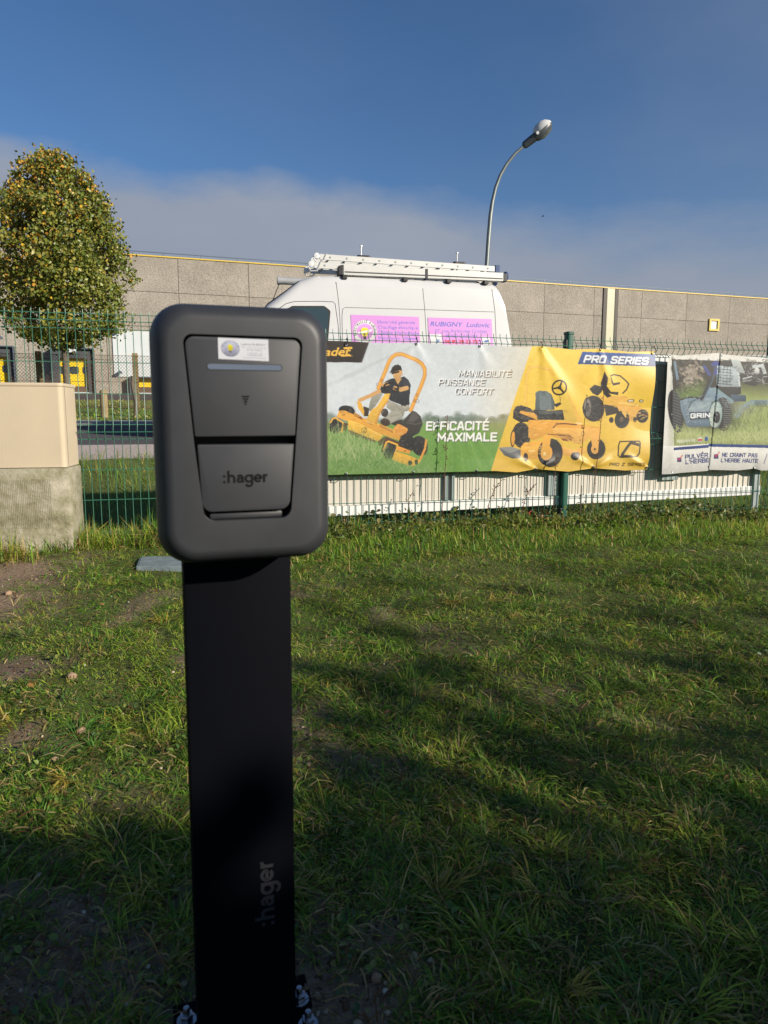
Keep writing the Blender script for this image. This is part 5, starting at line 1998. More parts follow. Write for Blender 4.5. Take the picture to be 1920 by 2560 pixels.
def stalk(path_px, off, label, seeds, heads=None):
    pts = []
    for (x, y) in path_px:
        s, z = fence_sz(x, y, BOFF)
        P = on_plane(x, y, FP + FN * (BOFF - off), FN)
        pts.append(P)
    base = pts[0].copy()
    m_ = MB()
    m_.tube(pts, [0.0032 - 0.0018 * i / len(pts) for i in range(len(pts))], 5)
    for k in range(seeds):
        i = random.random() ** 0.7 * (len(pts) - 1.001)
        a, b = pts[int(i)], pts[int(i) + 1]
        p = a + (b - a) * (i - int(i))
        d = Vector((random.uniform(-1, 1), random.uniform(-1, 0.3), random.uniform(-0.2, 1))).normalized()
        L = random.uniform(0.008, 0.022)
        m_.tube([p, p + d * L], [0.0012, 0.0009], 4)
        m_.lathe([(0.0, -0.004), (0.0045, -0.001), (0.004, 0.003), (0.0, 0.006)], p + d * L, d, 5)
    o = m_.build('dry_weed', STALK, origin=tuple(base))
    setp(o, label, 'plant', 'dry weeds standing at the fence')
    return o


stalk([(1102, 1310), (1106, 1260), (1112, 1190), (1115, 1140), (1116, 1080), (1119, 1038)], 0.06, 'tall brown dry weed in front of the words on the grey banner', 34)
stalk([(1478, 1300), (1486, 1200), (1496, 1130), (1502, 1060), (1508, 1000), (1511, 970)], 0.10, 'thin dry weed crossing the yellow end of the mower banner', 18)
stalk([(1382, 1300), (1386, 1240), (1388, 1180), (1391, 1140)], 0.08, 'short dry weed just left of the green fence post', 16)
stalk([(1216, 1300), (1222, 1260), (1236, 1222), (1257, 1198)], 0.05, 'leaning dry weed against the beige board below the grey banner', 20)
stalk([(1452, 1300), (1453, 1260), (1454, 1215)], 0.03, 'upright dry weed right of the green fence post', 12)
stalk([(1300, 1300), (1310, 1260), (1318, 1232), (1340, 1210)], 0.05, 'bushy brown weed below the yellow part of the banner', 26)
stalk([(1031, 1310), (1024, 1275), (1020, 1250), (1034, 1228)], 0.05, 'small curled dry weed below the long grass picture on the banner', 10)
# thin black stick leaning by the cabinet
m_ = MB()
g_ = ground(-4, 1352)
m_.tube([g_, at(16, 1310, g_.y + 0.03)], 0.0035, 5)
setp(m_.build('stick', BLK, origin=tuple(g_)), 'thin black stick poking up at the left of the concrete plinth', 'stick')
# crumpled litter under the fence post
LIT = attr_mat('litter', rough=0.4)
g_ = fpt(fence_sz(1366, 1290)[0], -0.05, 0)
pos_ = np.array([[g_.x + random.uniform(-0.10, 0.06), g_.y + random.uniform(-0.03, 0.03), 0.12 + random.uniform(0, 0.05)] for _ in range(16)])
cc_ = np.array([random.choice([lin(196, 46, 70), lin(214, 190, 60), lin(220, 220, 224), lin(220, 220, 224)]) for _ in range(16)])
setp(link_mesh('crumpled_wrapper', leaves_mesh('crumpled_wrapper', pos_, rng.uniform(0.03, 0.07, 16), cc_), LIT, origin=(g_.x, g_.y, 0.11)), 'crumpled red and white wrapper at the foot of the green post', 'litter')

# ================================================================== white panel van on the road
VQ = 10.87
VP_ = FN * VQ


def vpx(px, py, dq=0.0):
    P = on_plane(px, py, VP_ + FN * dq, FN)
    return P.dot(FE), P.z


VZ = float(np.interp(VQ + 0.6, PROF_Q, PROF_Z))
SR = vpx(1286, 850)[0]
WHITEP = mat('white_van_paint', (0.53, 0.535, 0.535), 0.30, var=0.03, vscale=2, spec=0.5, coat=0.3)
DARKG = mat('dark_tinted_glass', (0.028, 0.045, 0.045), 0.06, spec=0.9)
SCREEN = mat('blue_glass_and_shade', (0.03, 0.065, 0.125), 0.08, spec=0.9)
SEAM = mat('door_gap', (0.05, 0.05, 0.05), 0.7)
RUB = mat('black_rubber', (0.016, 0.016, 0.016), 0.75)
ALU = mat('brushed_aluminium', (0.66, 0.66, 0.64), 0.38, 0.55, var=0.08, vscale=14)
ALUW = mat('silver_lacquered_rail', (0.56, 0.56, 0.53), 0.35, 0.15, var=0.05, vscale=9)
PVC = mat('grey_pvc', lin(150, 152, 154), 0.45, var=0.08, vscale=6)
BLUEF = mat('blue_rubber_foot', lin(40, 66, 110), 0.6)
vroot = FE * (SR - 2.5) + FN * (VQ + 1.0)
van = empty('panel_van', (vroot.x, vroot.y, VZ), 'white high roofed panel van with pink lettered side panels parked on the road', 'van')
VF = (Vector((0, 0, 0)), FE, FN, UP)   # local: s, q, z


def hw(z):
    return 1.0 - max(0.0, (z - VZ - 1.25)) * 0.062


prof_px = [(1252, 723), (1200, 716), (1000, 706), (843, 698), (782, 699), (744, 709), (706, 738), (664, 768)]
prof = [vpx(*p, 0.5) for p in prof_px]
zr_ = [p[1] for p in prof]
ls, lz = prof[-1]
prof += [(ls - 0.22, lz - 0.30), (ls - 0.42, lz - 0.56), (ls - 1.0, lz - 0.80), (ls - 1.18, lz - 1.02), (ls - 1.24, lz - 1.30)]
prof = [(SR - 0.02, prof[0][1] - 0.24), (prof[0][0] + 0.06, prof[0][1] - 0.06)] + prof
secs = []
for i, (s, zt_) in enumerate(prof):
    zb_ = VZ + 0.32
    r = min(0.16, (zt_ - zb_) * 0.3)
    half = [(1.0, zb_), (1.0, zb_ + (zt_ - zb_) * 0.25), (None, zb_ + (zt_ - zb_) * 0.45), (None, zb_ + (zt_ - zb_) * 0.65), (None, zb_ + (zt_ - zb_) * 0.82), (None, zt_ - r)]
    pts = [(hw(z), z) for _, z in half]
    w0 = hw(zt_ - r)
    for k in range(1, 6):
        t = k / 5 * math.pi / 2
        pts.append((w0 - r * (1 - math.cos(t)), zt_ - r + r * math.sin(t)))
    pts.append((w0 * 0.45, zt_ + 0.02))
    ring = []
    for y, z in pts:
        e = 0.17 * max(0, min(1, (z - VZ - 1.2) / 1.15)) if i == 0 else 0
        ring.append((s - e * 0, VQ + 1.0 - y, z))
    for y, z in reversed(pts):
        ring.append((s, VQ + 1.0 + y, z))
    secs.append(ring)
# rear face leans forward towards the roof
lean_r = [(SR - 0.20 * max(0, min(1, (p[2] - VZ - 1.1) / 1.2)) ** 1.3, p[1], p[2]) for p in secs[0]]
zc = [(SR - 0.20 * max(0, min(1, (p[2] - VZ - 1.1) / 1.2)) ** 1.3, p[1], p[2]) for p in secs[1]]
secs[0] = lean_r
secs[1] = [(min(a[0] - 0.04, b[0]), b[1], b[2]) for a, b in zip(zc, secs[1])]
secs[2] = [(min(c[0] - 0.10, b[0]) if c[2] > VZ + 1 else b[0], b[1], b[2]) for c, b in zip(zc, secs[2])]
m_ = MB(VF)
m_.rings(secs)
body = m_.build('body', WHITEP, van, smooth=True, angle=38)


def side(px, py, out=0.004):
    s, z = vpx(px, py)
    P = FE * s + FN * (VQ + 1.0 - hw(z) - out)
    return Vector((P.x, P.y, z))


def side_poly(name, pts, material, parent, t=0.006, out=0.004, rad=None):
    P2 = round_poly(pts, rad, 5) if rad else pts
    a = [side(x, y, out) for x, y in P2]
    b = [side(x, y, out - t) for x, y in P2]
    n = len(a)
    mm = MB()
    mm._add([tuple(p) for p in a + b], [tuple(range(n)), tuple(range(2 * n - 1, n - 1, -1))] + [(i, (i + 1) % n, n + (i + 1) % n, n + i) for i in range(n)])
    return mm.build(name, material, parent)


def side_line(name, pts, wd, material, parent, out=0.0025):
    mm = MB()
    mm.tube([side(x, y, out - wd * 0.4) for x, y in pts], wd / 2, 5)
    return mm.build(name, material, parent)


side_poly('window_seal', [(622, 868), (696, 782), (732, 763.5), (812, 763.5), (827.5, 776), (819, 868)], RUB, van, 0.006, 0.004, [4, 12, 9, 10, 8, 4])
side_poly('door_window', [(630, 863), (700, 784), (734, 767.5), (809, 767.5), (823, 778), (815, 863)], DARKG, van, 0.006, 0.0075, [4, 12, 9, 8, 7, 4])
side_line('window_bar', [(735, 768), (733, 866)], 0.02, RUB, van, 0.012)
side_line('door_seam', [(600, 860), (652, 806), (693, 774), (716, 758), (738, 752.5), (800, 752), (834, 753.5), (839, 758), (846, 810), (849, 872)], 0.011, SEAM, van)
side_line('pillar_seam', [(842, 703), (846, 735), (849, 764), (851, 800), (852, 872)], 0.011, SEAM, van)
side_line('panel_crease', [(857, 872), (856, 790), (858, 772), (864, 767.5), (1060, 773), (1238, 779)], 0.010, SEAM, van)
side_line('panel_seam', [(1060, 719), (1064, 772), (1068, 872)], 0.010, SEAM, van)
side_line('rear_seam', [(1234, 722), (1240, 776), (1242, 872)], 0.011, SEAM, van)
# front glass, run on up the roof front to paint its sky-blue shade
wsx = prof[7:12]
mm = MB(VF)
ring = []
for (s, z) in prof[7:12]:
    ring.append([(s - 0.004, VQ + 1.0 - hw(z) * 0.885, z + 0.006), (s - 0.004, VQ + 1.0 - hw(z) * 0.45, z + 0.034), (s - 0.004, VQ + 1.0 + hw(z) * 0.45, z + 0.034), (s - 0.004, VQ + 1.0 + hw(z) * 0.86, z + 0.012),
                 (s, VQ + 1.0 + hw(z) * 0.45, z + 0.014), (s, VQ + 1.0 - hw(z) * 0.45, z + 0.014)])
mm.rings(ring)
mm.build('windscreen_and_shade', SCREEN, van)
for s_ in (SR - 1.05, SR - 4.25):
    for q_, sg in ((VQ + 0.02, -1), (VQ + 1.98, 1)):
        c = FE * s_ + FN * q_ + UP * (VZ + 0.335)
        mm = MB()
        mm.lathe([(0.20, -0.0), (0.30, 0.0), (0.335, -0.03), (0.335, -0.19), (0.30, -0.22), (0.0, -0.22)], c, FN * sg, 24)
        wh = mm.build('wheel', RUB, van, smooth=True)
        mm = MB()
        mm.lathe([(0.0, 0.0), (0.10, 0.004), (0.19, -0.02), (0.20, -0.06)], c, FN * sg, 20)
        mm.build('rim', ALU, wh, smooth=True)
# side graphics
D = Paint(868, 778, 1250, 905, 4, (222, 156, 226))
PINK = (222, 156, 226)


def c8(x, y):
    return (840 + x / 3.456, 760 + y / 3.456)


D.m = c8
D.ell(252, 238, 104, 102, (240, 240, 240))
D.ell(252, 238, 72, 71, PINK)
D.ell(252, 238, 104, 102, (120, 116, 140), ring=1.5)
D.ell(250, 236, 37, 36, (244, 220, 56))
D.poly([(222, 250), (280, 250), (268, 280), (234, 280)], (244, 220, 56))
D.poly([(236, 278), (264, 278), (260, 304), (240, 304)], (56, 46, 44))
D.line([(196, 250), (308, 226)], 15, (236, 236, 236))
D.text('R', (240, 272), (258, 272), 22, (60, 50, 30), bold=0.03)


def arc8(s, a0, a1):
    n = len(s)
    wd = {'I': 0.32, 'É': 0.72, 'E': 0.7, 'L': 0.66, 'T': 0.72, 'R': 0.8, 'C': 0.85, 'U': 0.82, 'B': 0.8, 'G': 0.9, 'N': 0.86, 'Y': 0.8, ' ': 0.5}
    tot = sum(wd[c] + 0.16 for c in s)
    acc = 0
    for ch in s:
        w_ = wd[ch] + 0.16
        t = R(a0 + (a1 - a0) * (acc + w_ / 2) / tot)
        acc += w_
        if ch == ' ':
            continue
        h = 21
        x, y = 252 + 78 * math.cos(t), 238 - 77 * math.sin(t)
        tx, ty = math.sin(t), math.cos(t)
        hwid = h * wd[ch] * 0.86 / 2
        D.text('E' if ch == 'É' else ch, (x - tx * hwid, y - ty * hwid), (x + tx * hwid, y + ty * hwid), h, (34, 32, 44), bold=0.03)
        if ch == 'É':
            x2, y2 = x + math.cos(t) * (h + 2), y - math.sin(t) * (h + 2)
            D.line([(x2 - tx * 3, y2 - ty * 3), (x2 + tx * 5 + math.cos(t) * 3, y2 + ty * 5 - math.sin(t) * 3)], 4, (34, 32, 44))


arc8('ÉLECTRICITÉ RUBIGNY', 204, -26)
VIO = (98, 112, 206)
for s, x0, y0, x1, y1 in (('Electricité générale', 362, 166, 686, 172), ('Chauffage électrique', 366, 211, 710, 218), ('Câblage informatique', 366, 257, 718, 266), ('Interphonie   Alarme', 368, 304, 706, 312)):
    D.text(s, (x0, y0), (x1, y1), 29, VIO, 0.0, 0.0)
D.text('RUBIGNY  Ludovic', (818, 188), (1330, 200), 40, (66, 104, 200), 0.25, 0.012)
D.text('57, rue Ambroise Croizat', (856, 243), (1308, 248), 29, VIO, 0.0, 0.0)
D.text('80450 CAMON', (950, 289), (1222, 292), 29, VIO, 0.0, 0.0)
D.text('06 80 28 23 73', (940, 338), (1226, 341), 30, (208, 40, 66), 0.0, 0.05)
D.poly([(814, 262), (916, 264), (920, 372), (818, 372)], (232, 232, 236))
D.line([(826, 266), (884, 268)], 5, (150, 146, 156), 0.7)
D.text('F', (866, 338), (892, 338), 32, (62, 110, 190), 0.15, 0.05)
D.poly([(1266, 282), (1334, 284), (1334, 372), (1268, 372)], (232, 232, 236))
D.poly([(1282, 318), (1312, 310), (1322, 314), (1312, 330), (1284, 332)], (60, 104, 186))
D.m = lambda x, y: (x, y)
D.a = D.a * 0.76
for nm, q4 in (('service_panel', ((878, 786), (1049, 791.5), (1051, 880), (881, 878))), ('address_panel', ((1071, 793), (1231, 797), (1234, 884), (1073, 882)))):
    U, V_ = np.meshgrid(np.linspace(0, 1, 150), np.linspace(0, 1, 84))
    q4 = np.array(q4, float)
    pp = ((1 - U)[..., None] * q4[0] + U[..., None] * q4[1]) * (1 - V_)[..., None] + ((1 - U)[..., None] * q4[3] + U[..., None] * q4[2]) * V_[..., None]
    G = np.array([[side(x, y, 0.006)[:] for x, y in row] for row in pp])
    link_mesh(nm, grid_mesh(nm, G, D.sample(pp[..., 0], pp[..., 1])), PRINT, van, smooth=True)

# roof rack: side rails, bars, pipe carrier
ztopv = prof[4][1]


def rackbox(nm, TL, BL, TR, BR, dq, th, material, parent, bevel=0.006):
    pts = [vpx(*p, dq) for p in (TL, TR, BR, BL)]
    mm = MB(VF)
    mm._add([(p[0], VQ + dq, p[1]) for p in pts] + [(p[0], VQ + dq + th, p[1]) for p in pts], [(0, 1, 2, 3), (7, 6, 5, 4), (0, 4, 5, 1), (1, 5, 6, 2), (2, 6, 7, 3), (3, 7, 4, 0)])
    return mm.build(nm, material, parent, bevel=bevel)


rail = rackbox('rack_rail', (859, 661.5), (859, 687), (1259, 682), (1259, 703), 0.10, 0.10, ALUW, van)
rackbox('rail_groove', (862, 678), (862, 681), (1257, 695.5), (1257, 698), 0.096, 0.006, SEAM, rail, 0)
rackbox('rail_joint', (1064, 672), (1064, 696.5), (1070, 672), (1070, 696.5), 0.092, 0.12, BLK, rail, 0.002)
rackbox('end_cap', (846, 664), (845, 688), (859, 661), (859, 688), 0.094, 0.11, BLK, rail, 0.012)
rackbox('end_cap', (1259, 682), (1259, 704), (1270, 684), (1268, 704), 0.094, 0.11, BLK, rail, 0.008)
rail2 = rackbox('rack_rail', (880, 668), (880, 692), (1262, 686), (1262, 704), 1.72, 0.09, ALUW, van)
for px_ in (858, 1008, 1116, 1208):
    s_, z_ = vpx(px_, 698 + (px_ - 858) * 0.038, 0.2)
    zroof = np.interp(-s_, [-p[0] for p in prof], [p[1] for p in prof])
    mm = MB(VF)
    mm.box(s_ - 0.035, s_ + 0.035, VQ + 0.06, VQ + 1.86, z_ - 0.02, z_ + 0.035)
    for q_ in (VQ + 0.13, VQ + 1.80):
        mm.prism([(s_ - 0.09, q_ - 0.02), (s_ + 0.09, q_ - 0.02), (s_ + 0.05, q_ + 0.03), (s_ - 0.05, q_ + 0.03)], zroof - 0.11, z_ - 0.0195)
    mm.build('roof_bar', BLK, van, bevel=0.004)
for k in range(7):
    s_, z_ = vpx(885 + k * 52, 694 + k * 1.95, 0.2)
    mm = MB(VF)
    mm.box(s_ - 0.02, s_ + 0.02, VQ + 0.22, VQ + 1.70, z_ - 0.012, z_ + 0.012)
    mm.build('roof_slat', BLK, van)
a = vpx(694, 701.5, 1.5)
b = vpx(1180, 714, 1.5)
mm = MB(VF)
mm.tube([(a[0], VQ + 1.5, a[1]), (a[0] + 3.1, VQ + 1.5, a[1] + 0.0)], 0.060, 18)
mm.tube([(a[0] - 0.006, VQ + 1.5, a[1]), (a[0] + 0.05, VQ + 1.5, a[1])], 0.066, 18)
mm.build('pipe_carrier', PVC, van, smooth=True)
mm = MB(VF)
a1_, a2_ = vpx(697, 712, 0.9), vpx(683, 748, 0.9)
mm.tube([(a1_[0], VQ + 0.9, a1_[1]), (a2_[0], VQ + 0.9, a2_[1])], 0.006, 5)
mm.build('antenna', BLK, van)

# two ladders strapped on the rack
for idx, (pa, pb_, hpx, dq, lbl) in enumerate((((786, 654.5), (1238, 683), 15, 0.24, 'lower aluminium ladder resting on the van roof rack'), ((800, 634.5), (1240, 666), 14, 0.34, 'upper aluminium ladder on top of the other one on the van roof'))):
    a, a_b = vpx(*pa, dq), vpx(pa[0], pa[1] + hpx, dq)
    b = vpx(*pb_, dq)
    hgt = a[1] - a_b[1]
    slope = (b[1] - a[1]) / (b[0] - a[0])
    ctr = FE * ((a[0] + b[0]) / 2) + FN * (VQ + dq + 0.2)
    lad = empty('ladder', (ctr.x, ctr.y, a_b[1]), lbl, 'ladder', 'ladders on the van roof')
    wd = 0.42 - idx * 0.08

    def lp(s, q, z):
        return (s, VQ + dq + q, a[1] + slope * (s - a[0]) + z)
    for q0_ in (0.0, wd):
        mm = MB(VF)
        vs_ = []
        for s_ in (a[0], b[0]):
            vs_.append([lp(s_, q0_, 0), lp(s_, q0_ + 0.03, 0), lp(s_, q0_ + 0.03, -0.012), lp(s_, q0_ + 0.01, -0.012), lp(s_, q0_ + 0.01, -hgt + 0.012), lp(s_, q0_ + 0.03, -hgt + 0.012), lp(s_, q0_ + 0.03, -hgt), lp(s_, q0_, -hgt)])
        mm.rings(vs_)
        mm.build('stile', ALUW, lad)
    nr = 11
    for k in range(nr):
        s_ = a[0] + 0.16 + k * (b[0] - a[0] - 0.3) / (nr - 1)
        mm = MB(VF)
        mm.tube([lp(s_, -0.006, -hgt * 0.5), lp(s_, wd + 0.03, -hgt * 0.5)], 0.016, 6)
        mm.build('rung', ALU if k % 2 else BLK, lad) if False else mm.build('rung', STEEL, lad)
    # blue feet at the rear end, rollers and hooks at the front end
    for q0_ in (0.015, wd + 0.015):
        mm = MB(VF)
        mm.prism([(b[0] - 0.01, VQ + dq + q0_ - 0.03), (b[0] + 0.06, VQ + dq + q0_ - 0.03), (b[0] + 0.075, VQ + dq + q0_ + 0.03), (b[0] - 0.01, VQ + dq + q0_ + 0.03)], a[1] + slope * (b[0] - a[0]) - hgt - 0.01, a[1] + slope * (b[0] - a[0]) + 0.02)
        if idx == 0:
            c = lp(b[0] + 0.17, q0_, -hgt * 0.45)
            mm.tube([lp(b[0] + 0.02, q0_, -hgt * 0.45), c], 0.02, 8)
            mm.lathe([(0.02, -0.01), (0.075, 0.0), (0.08, 0.02), (0.065, 0.045), (0.0, 0.05)], c, Vector((1, 0, 0)), 14)
        mm.build('ladder_foot', BLUEF, lad, bevel=0.004)
        mm = MB(VF)
        c = lp(a[0] - 0.05, q0_, -hgt * 0.4)
        mm.lathe([(0.0, -0.03), (0.045, -0.028), (0.05, 0.0), (0.045, 0.028), (0.0, 0.03)], c, Vector((0, 1, 0)), 14)
        mm.tube([c, lp(a[0] + 0.03, q0_, -hgt * 0.6)], 0.016, 6)
        mm.tube([lp(a[0] + 0.10, q0_ - 0.02, 0.01), lp(a[0] + 0.04, q0_ - 0.02, -hgt - 0.04), lp(a[0] - 0.06, q0_ - 0.02, -hgt - 0.05), lp(a[0] - 0.10, q0_ - 0.02, -hgt * 0.8)], 0.012, 6)
        mm.build('roller_hook', ALU, lad, smooth=True)
    if idx == 1:
        for px_, py_ in ((909, 644), (1148, 660)):
            s_, z_ = vpx(px_, py_, dq + 0.1)
            mm = MB(VF)
            mm.prism(round_poly([(s_ - 0.11, VQ + dq + 0.06), (s_ + 0.11, VQ + dq + 0.06), (s_ + 0.10, VQ + dq + 0.14), (s_ - 0.10, VQ + dq + 0.14)], 0.03, 4), z_ - 0.04, z_ + 0.03)
            mm.tube([(s_ - 0.04, VQ + dq + 0.10, z_ - 0.1), (s_ - 0.04, VQ + dq + 0.10, z_ + 0.03)], 0.014, 6)
            cl_o = mm.build('clamp', BLK, van, bevel=0.01)
            mm = MB(VF)
            mm.tube([(s_ - 0.04, VQ + dq + 0.10, z_ + 0.02), (s_ - 0.04, VQ + dq + 0.10, z_ + 0.17)], 0.010, 8)
            mm.lathe([(0.0, -0.01), (0.022, -0.008), (0.022, 0.008), (0.0, 0.01)], (s_ - 0.04, VQ + dq + 0.10, z_ + 0.17), UP, 10)
            mm.build('clamp_rod', ALU, cl_o)

# ================================================================== street lamp
LP = mat('galvanised_steel', lin(122, 128, 126), 0.45, 0.5, var=0.12, vscale=5)
LHEAD = mat('lamp_shell_grey', lin(72, 78, 82), 0.4, var=0.08, vscale=9)
LTOP = mat('pale_lamp_cover', lin(196, 198, 196), 0.4)
LY = 20.0
path = [at(x, y, LY) for x, y in ((1213.5, 720), (1217, 660), (1221, 600), (1226, 540), (1231, 505), (1239, 470), (1251, 438), (1267, 410), (1288, 384), (1306, 368), (1318, 357))]
b0 = path[0].copy()
b0.z = float(gz(b0.x, b0.y))
b0.x = path[0].x - 0.01
lamp = empty('street_lamp', tuple(b0), 'tall grey street lamp with curved top standing behind the white van', 'street lamp')
mm = MB()
mm.tube([b0, b0 + UP * 0.9, b0 + UP * 0.95] + path, [0.085, 0.085, 0.062] + [0.056] * 4 + [0.05, 0.047, 0.044, 0.042, 0.04, 0.038, 0.036], 12)
mm.build('pole', LP, lamp, smooth=True)
h0, h1 = at(1308, 366, LY), at(1377, 308, LY)
ax = (h1 - h0).normalized()
sidev = ax.cross(Vector((0, 1, 0))).normalized()
if sidev.z < 0:
    sidev = -sidev
yv = Vector((0, 1, 0))
LL = (h1 - h0).length


def lring(t, w_, up_, dn):
    c = h0 + ax * (LL * t)
    return [c + yv * (w_ * math.cos(a)) + sidev * ((up_ if math.sin(a) > 0 else dn) * math.sin(a)) for a in [2 * math.pi * k / 16 for k in range(16)]]


mm = MB()
mm.rings([lring(0.0, 0.05, 0.055, 0.06), lring(0.06, 0.085, 0.10, 0.10), lring(0.40, 0.11, 0.10, 0.12), lring(0.46, 0.16, 0.09, 0.16), lring(0.7, 0.20, 0.02, 0.17), lring(0.92, 0.17, 0.02, 0.12), lring(1.0, 0.09, 0.02, 0.06)])
head = mm.build('lamp_head', LHEAD, lamp, smooth=True, angle=50)
mm = MB()
mm.rings([lring(0.44, 0.10, 0.10, 0.02), lring(0.50, 0.165, 0.17, 0.0), lring(0.62, 0.205, 0.215, 0.0), lring(0.76, 0.215, 0.225, 0.0), lring(0.90, 0.185, 0.18, 0.0), lring(0.985, 0.12, 0.10, 0.0), lring(1.02, 0.04, 0.03, 0.0)])
mm.build('lamp_cover', LTOP, head, smooth=True, angle=50)
mm = MB()
mm.rings([lring(0.52, 0.10, 0.0, 0.175), lring(0.62, 0.14, 0.0, 0.195), lring(0.8, 0.14, 0.0, 0.175), lring(0.92, 0.09, 0.0, 0.14)])
mm.build('lamp_lens', mat('lamp_glass', (0.10, 0.11, 0.09), 0.2), head, smooth=True)
mm = MB()
mm.lathe([(0.0, -0.02), (0.04, -0.015), (0.04, 0.015), (0.0, 0.02)], h0 + ax * LL * 0.47 - yv * 0.17, yv, 12)
mm.build('hinge', LTOP, head)

# ================================================================== tree on the verge
TY = 19.0
tb = at(164, 900, TY)
tb.z = float(gz(tb.x, tb.y))
tree = empty('lime_tree', tuple(tb), 'egg shaped broadleaf tree turning yellow in front of the warehouse', 'tree')
BARK = mat('grey_brown_bark', (0.16, 0.13, 0.095), 0.95, col2=(0.07, 0.06, 0.045), vscale=12, bump=0.8, bscale=30)
pxm = TY / FPX * 1.005
zof = lambda y: at(160, y, TY).z
PROFT = [(866, 30), (845, 95), (815, 150), (770, 176), (700, 178), (620, 166), (560, 152), (500, 122), (450, 92), (428, 80), (402, 50), (386, 18)]
tz_ = np.array([zof(p[0]) for p in PROFT])
tr_ = np.array([p[1] * pxm * 0.94 for p in PROFT])
cxw = at(150, 700, TY).x
mm = MB()
mm.tube([tb - UP * 0.1, tb + UP * 0.3, Vector((tb.x, tb.y, zof(850))), Vector((tb.x - 0.03, tb.y, zof(740))), Vector((cxw - 0.05, tb.y, zof(620))), Vector((cxw - 0.1, tb.y, zof(480)))], [0.13, 0.092, 0.085, 0.075, 0.04, 0.012], 10)
trunk = mm.build('trunk', BARK, tree, smooth=True)
limbs = []
for k in range(34):
    z0_ = zof(random.uniform(825, 660))
    az = k * 2.4 + random.uniform(-0.3, 0.3)
    z1_ = z0_ + random.uniform(0.8, 2.6)
    r1 = float(np.interp(z1_, tz_, tr_)) * random.uniform(0.6, 0.92)
    o = Vector((tb.x + (cxw - tb.x) * 0.3, tb.y, z0_))
    e = Vector((cxw + r1 * math.cos(az), tb.y + r1 * math.sin(az), z1_))
    md = o.lerp(e, 0.45) + Vector((0, 0, 0.12)) + Vector((random.uniform(-.1, .1), random.uniform(-.1, .1), 0))
    mm = MB()
    mm.tube([o, md, e], [0.035, 0.02, 0.006], 5)
    limbs.append((o, md, e))
    for j in range(5):
        t = random.uniform(0.35, 0.95)
        p = o.lerp(md, t * 2) if t < 0.5 else md.lerp(e, t * 2 - 1)
        d = Vector((random.gauss(0, 1), random.gauss(0, 1), random.uniform(0.2, 1.2))).normalized()
        mm.tube([p, p + d * random.uniform(0.25, 0.6)], [0.009, 0.003], 4)
    mm.build('limb', BARK, trunk)
NC = 1900
zc_ = rng.uniform(tz_[0], tz_[-1], NC)
radc = np.interp(zc_, tz_, tr_)
aa = rng.uniform(0, 6.28, NC)
wob = 1 + 0.26 * (vnoise(np.cos(aa) * 1.5 + 9, zc_ + np.sin(aa) * 1.5, 0.5, 101) - 0.5)
keep = rng.random(NC) < (radc / tr_.max()) ** 1.1 + 0.04
rf = rng.random(NC) ** 0.40
xc_ = cxw + np.cos(aa) * radc * wob * rf
yc_ = tb.y + np.sin(aa) * radc * wob * rf
gap = vnoise(xc_ + 31, zc_, 0.42, 103) * 0.65 + vnoise(yc_ + 7, zc_, 0.5, 104) * 0.35
keep &= gap > 0.37
xc_, yc_, zc_ = xc_[keep], yc_[keep], zc_[keep]
LPC = 26
N = len(xc_) * LPC
x_ = np.repeat(xc_, LPC) + rng.normal(0, 0.10, N)
y_ = np.repeat(yc_, LPC) + rng.normal(0, 0.10, N)
zz = np.repeat(zc_, LPC) + rng.normal(0, 0.10, N)
cl_ = vnoise(x_, zz + y_, 0.55, 105)
hgt_ = (zz - tz_[0]) / (tz_[-1] - tz_[0])
pY = np.clip(0.03 + 0.34 * hgt_ ** 1.5 - 0.20 * (x_ - cxw) / tr_.max() + 0.25 * (cl_ - 0.5), 0.02, 0.6)
u = rng.random(N)
gcol = np.array([lin(106, 118, 46), lin(128, 132, 54), lin(90, 106, 44), lin(146, 142, 66)])[rng.integers(0, 4, N)]
ycol = np.array([lin(212, 174, 56), lin(190, 158, 62), lin(200, 144, 56), lin(172, 150, 74)])[rng.integers(0, 4, N)]
lc = np.where((u < pY)[:, None], ycol, gcol) * rng.uniform(0.7, 1.2, N)[:, None]
nr_ = np.stack([x_ - cxw, y_ - tb.y, (zz - tz_.mean()) * 0.4], 1)
nr_ /= np.linalg.norm(nr_, axis=1)[:, None]
nr_ = nr_ * 0.6 + rng.normal(0, 0.7, (N, 3))
me = leaves_mesh('crown', np.stack([x_, y_, zz], 1), rng.uniform(0.05, 0.095, N), lc, aspect=0.95, nrm=nr_)
link_mesh('crown', me, attr_mat('tree_leaf', rough=0.4, translucent=0.22, spec=0.45), tree)

# ================================================================== warehouse
BE = Vector((0.945, 0.326, 0)).normalized()
BNN = Vector((-BE.y, BE.x, 0))     # away from the camera
BP = Vector((0, 67.7, 0))
BZ0, BZ1 = 2.7, 14.0


def bpx(px, py, off=0.0):
    P = on_plane(px, py, BP + BNN * off, BNN)
    return (P - BP).dot(BE), P.z


BF = (BP, BE, -BNN, UP)     # local: along, out towards the camera, up


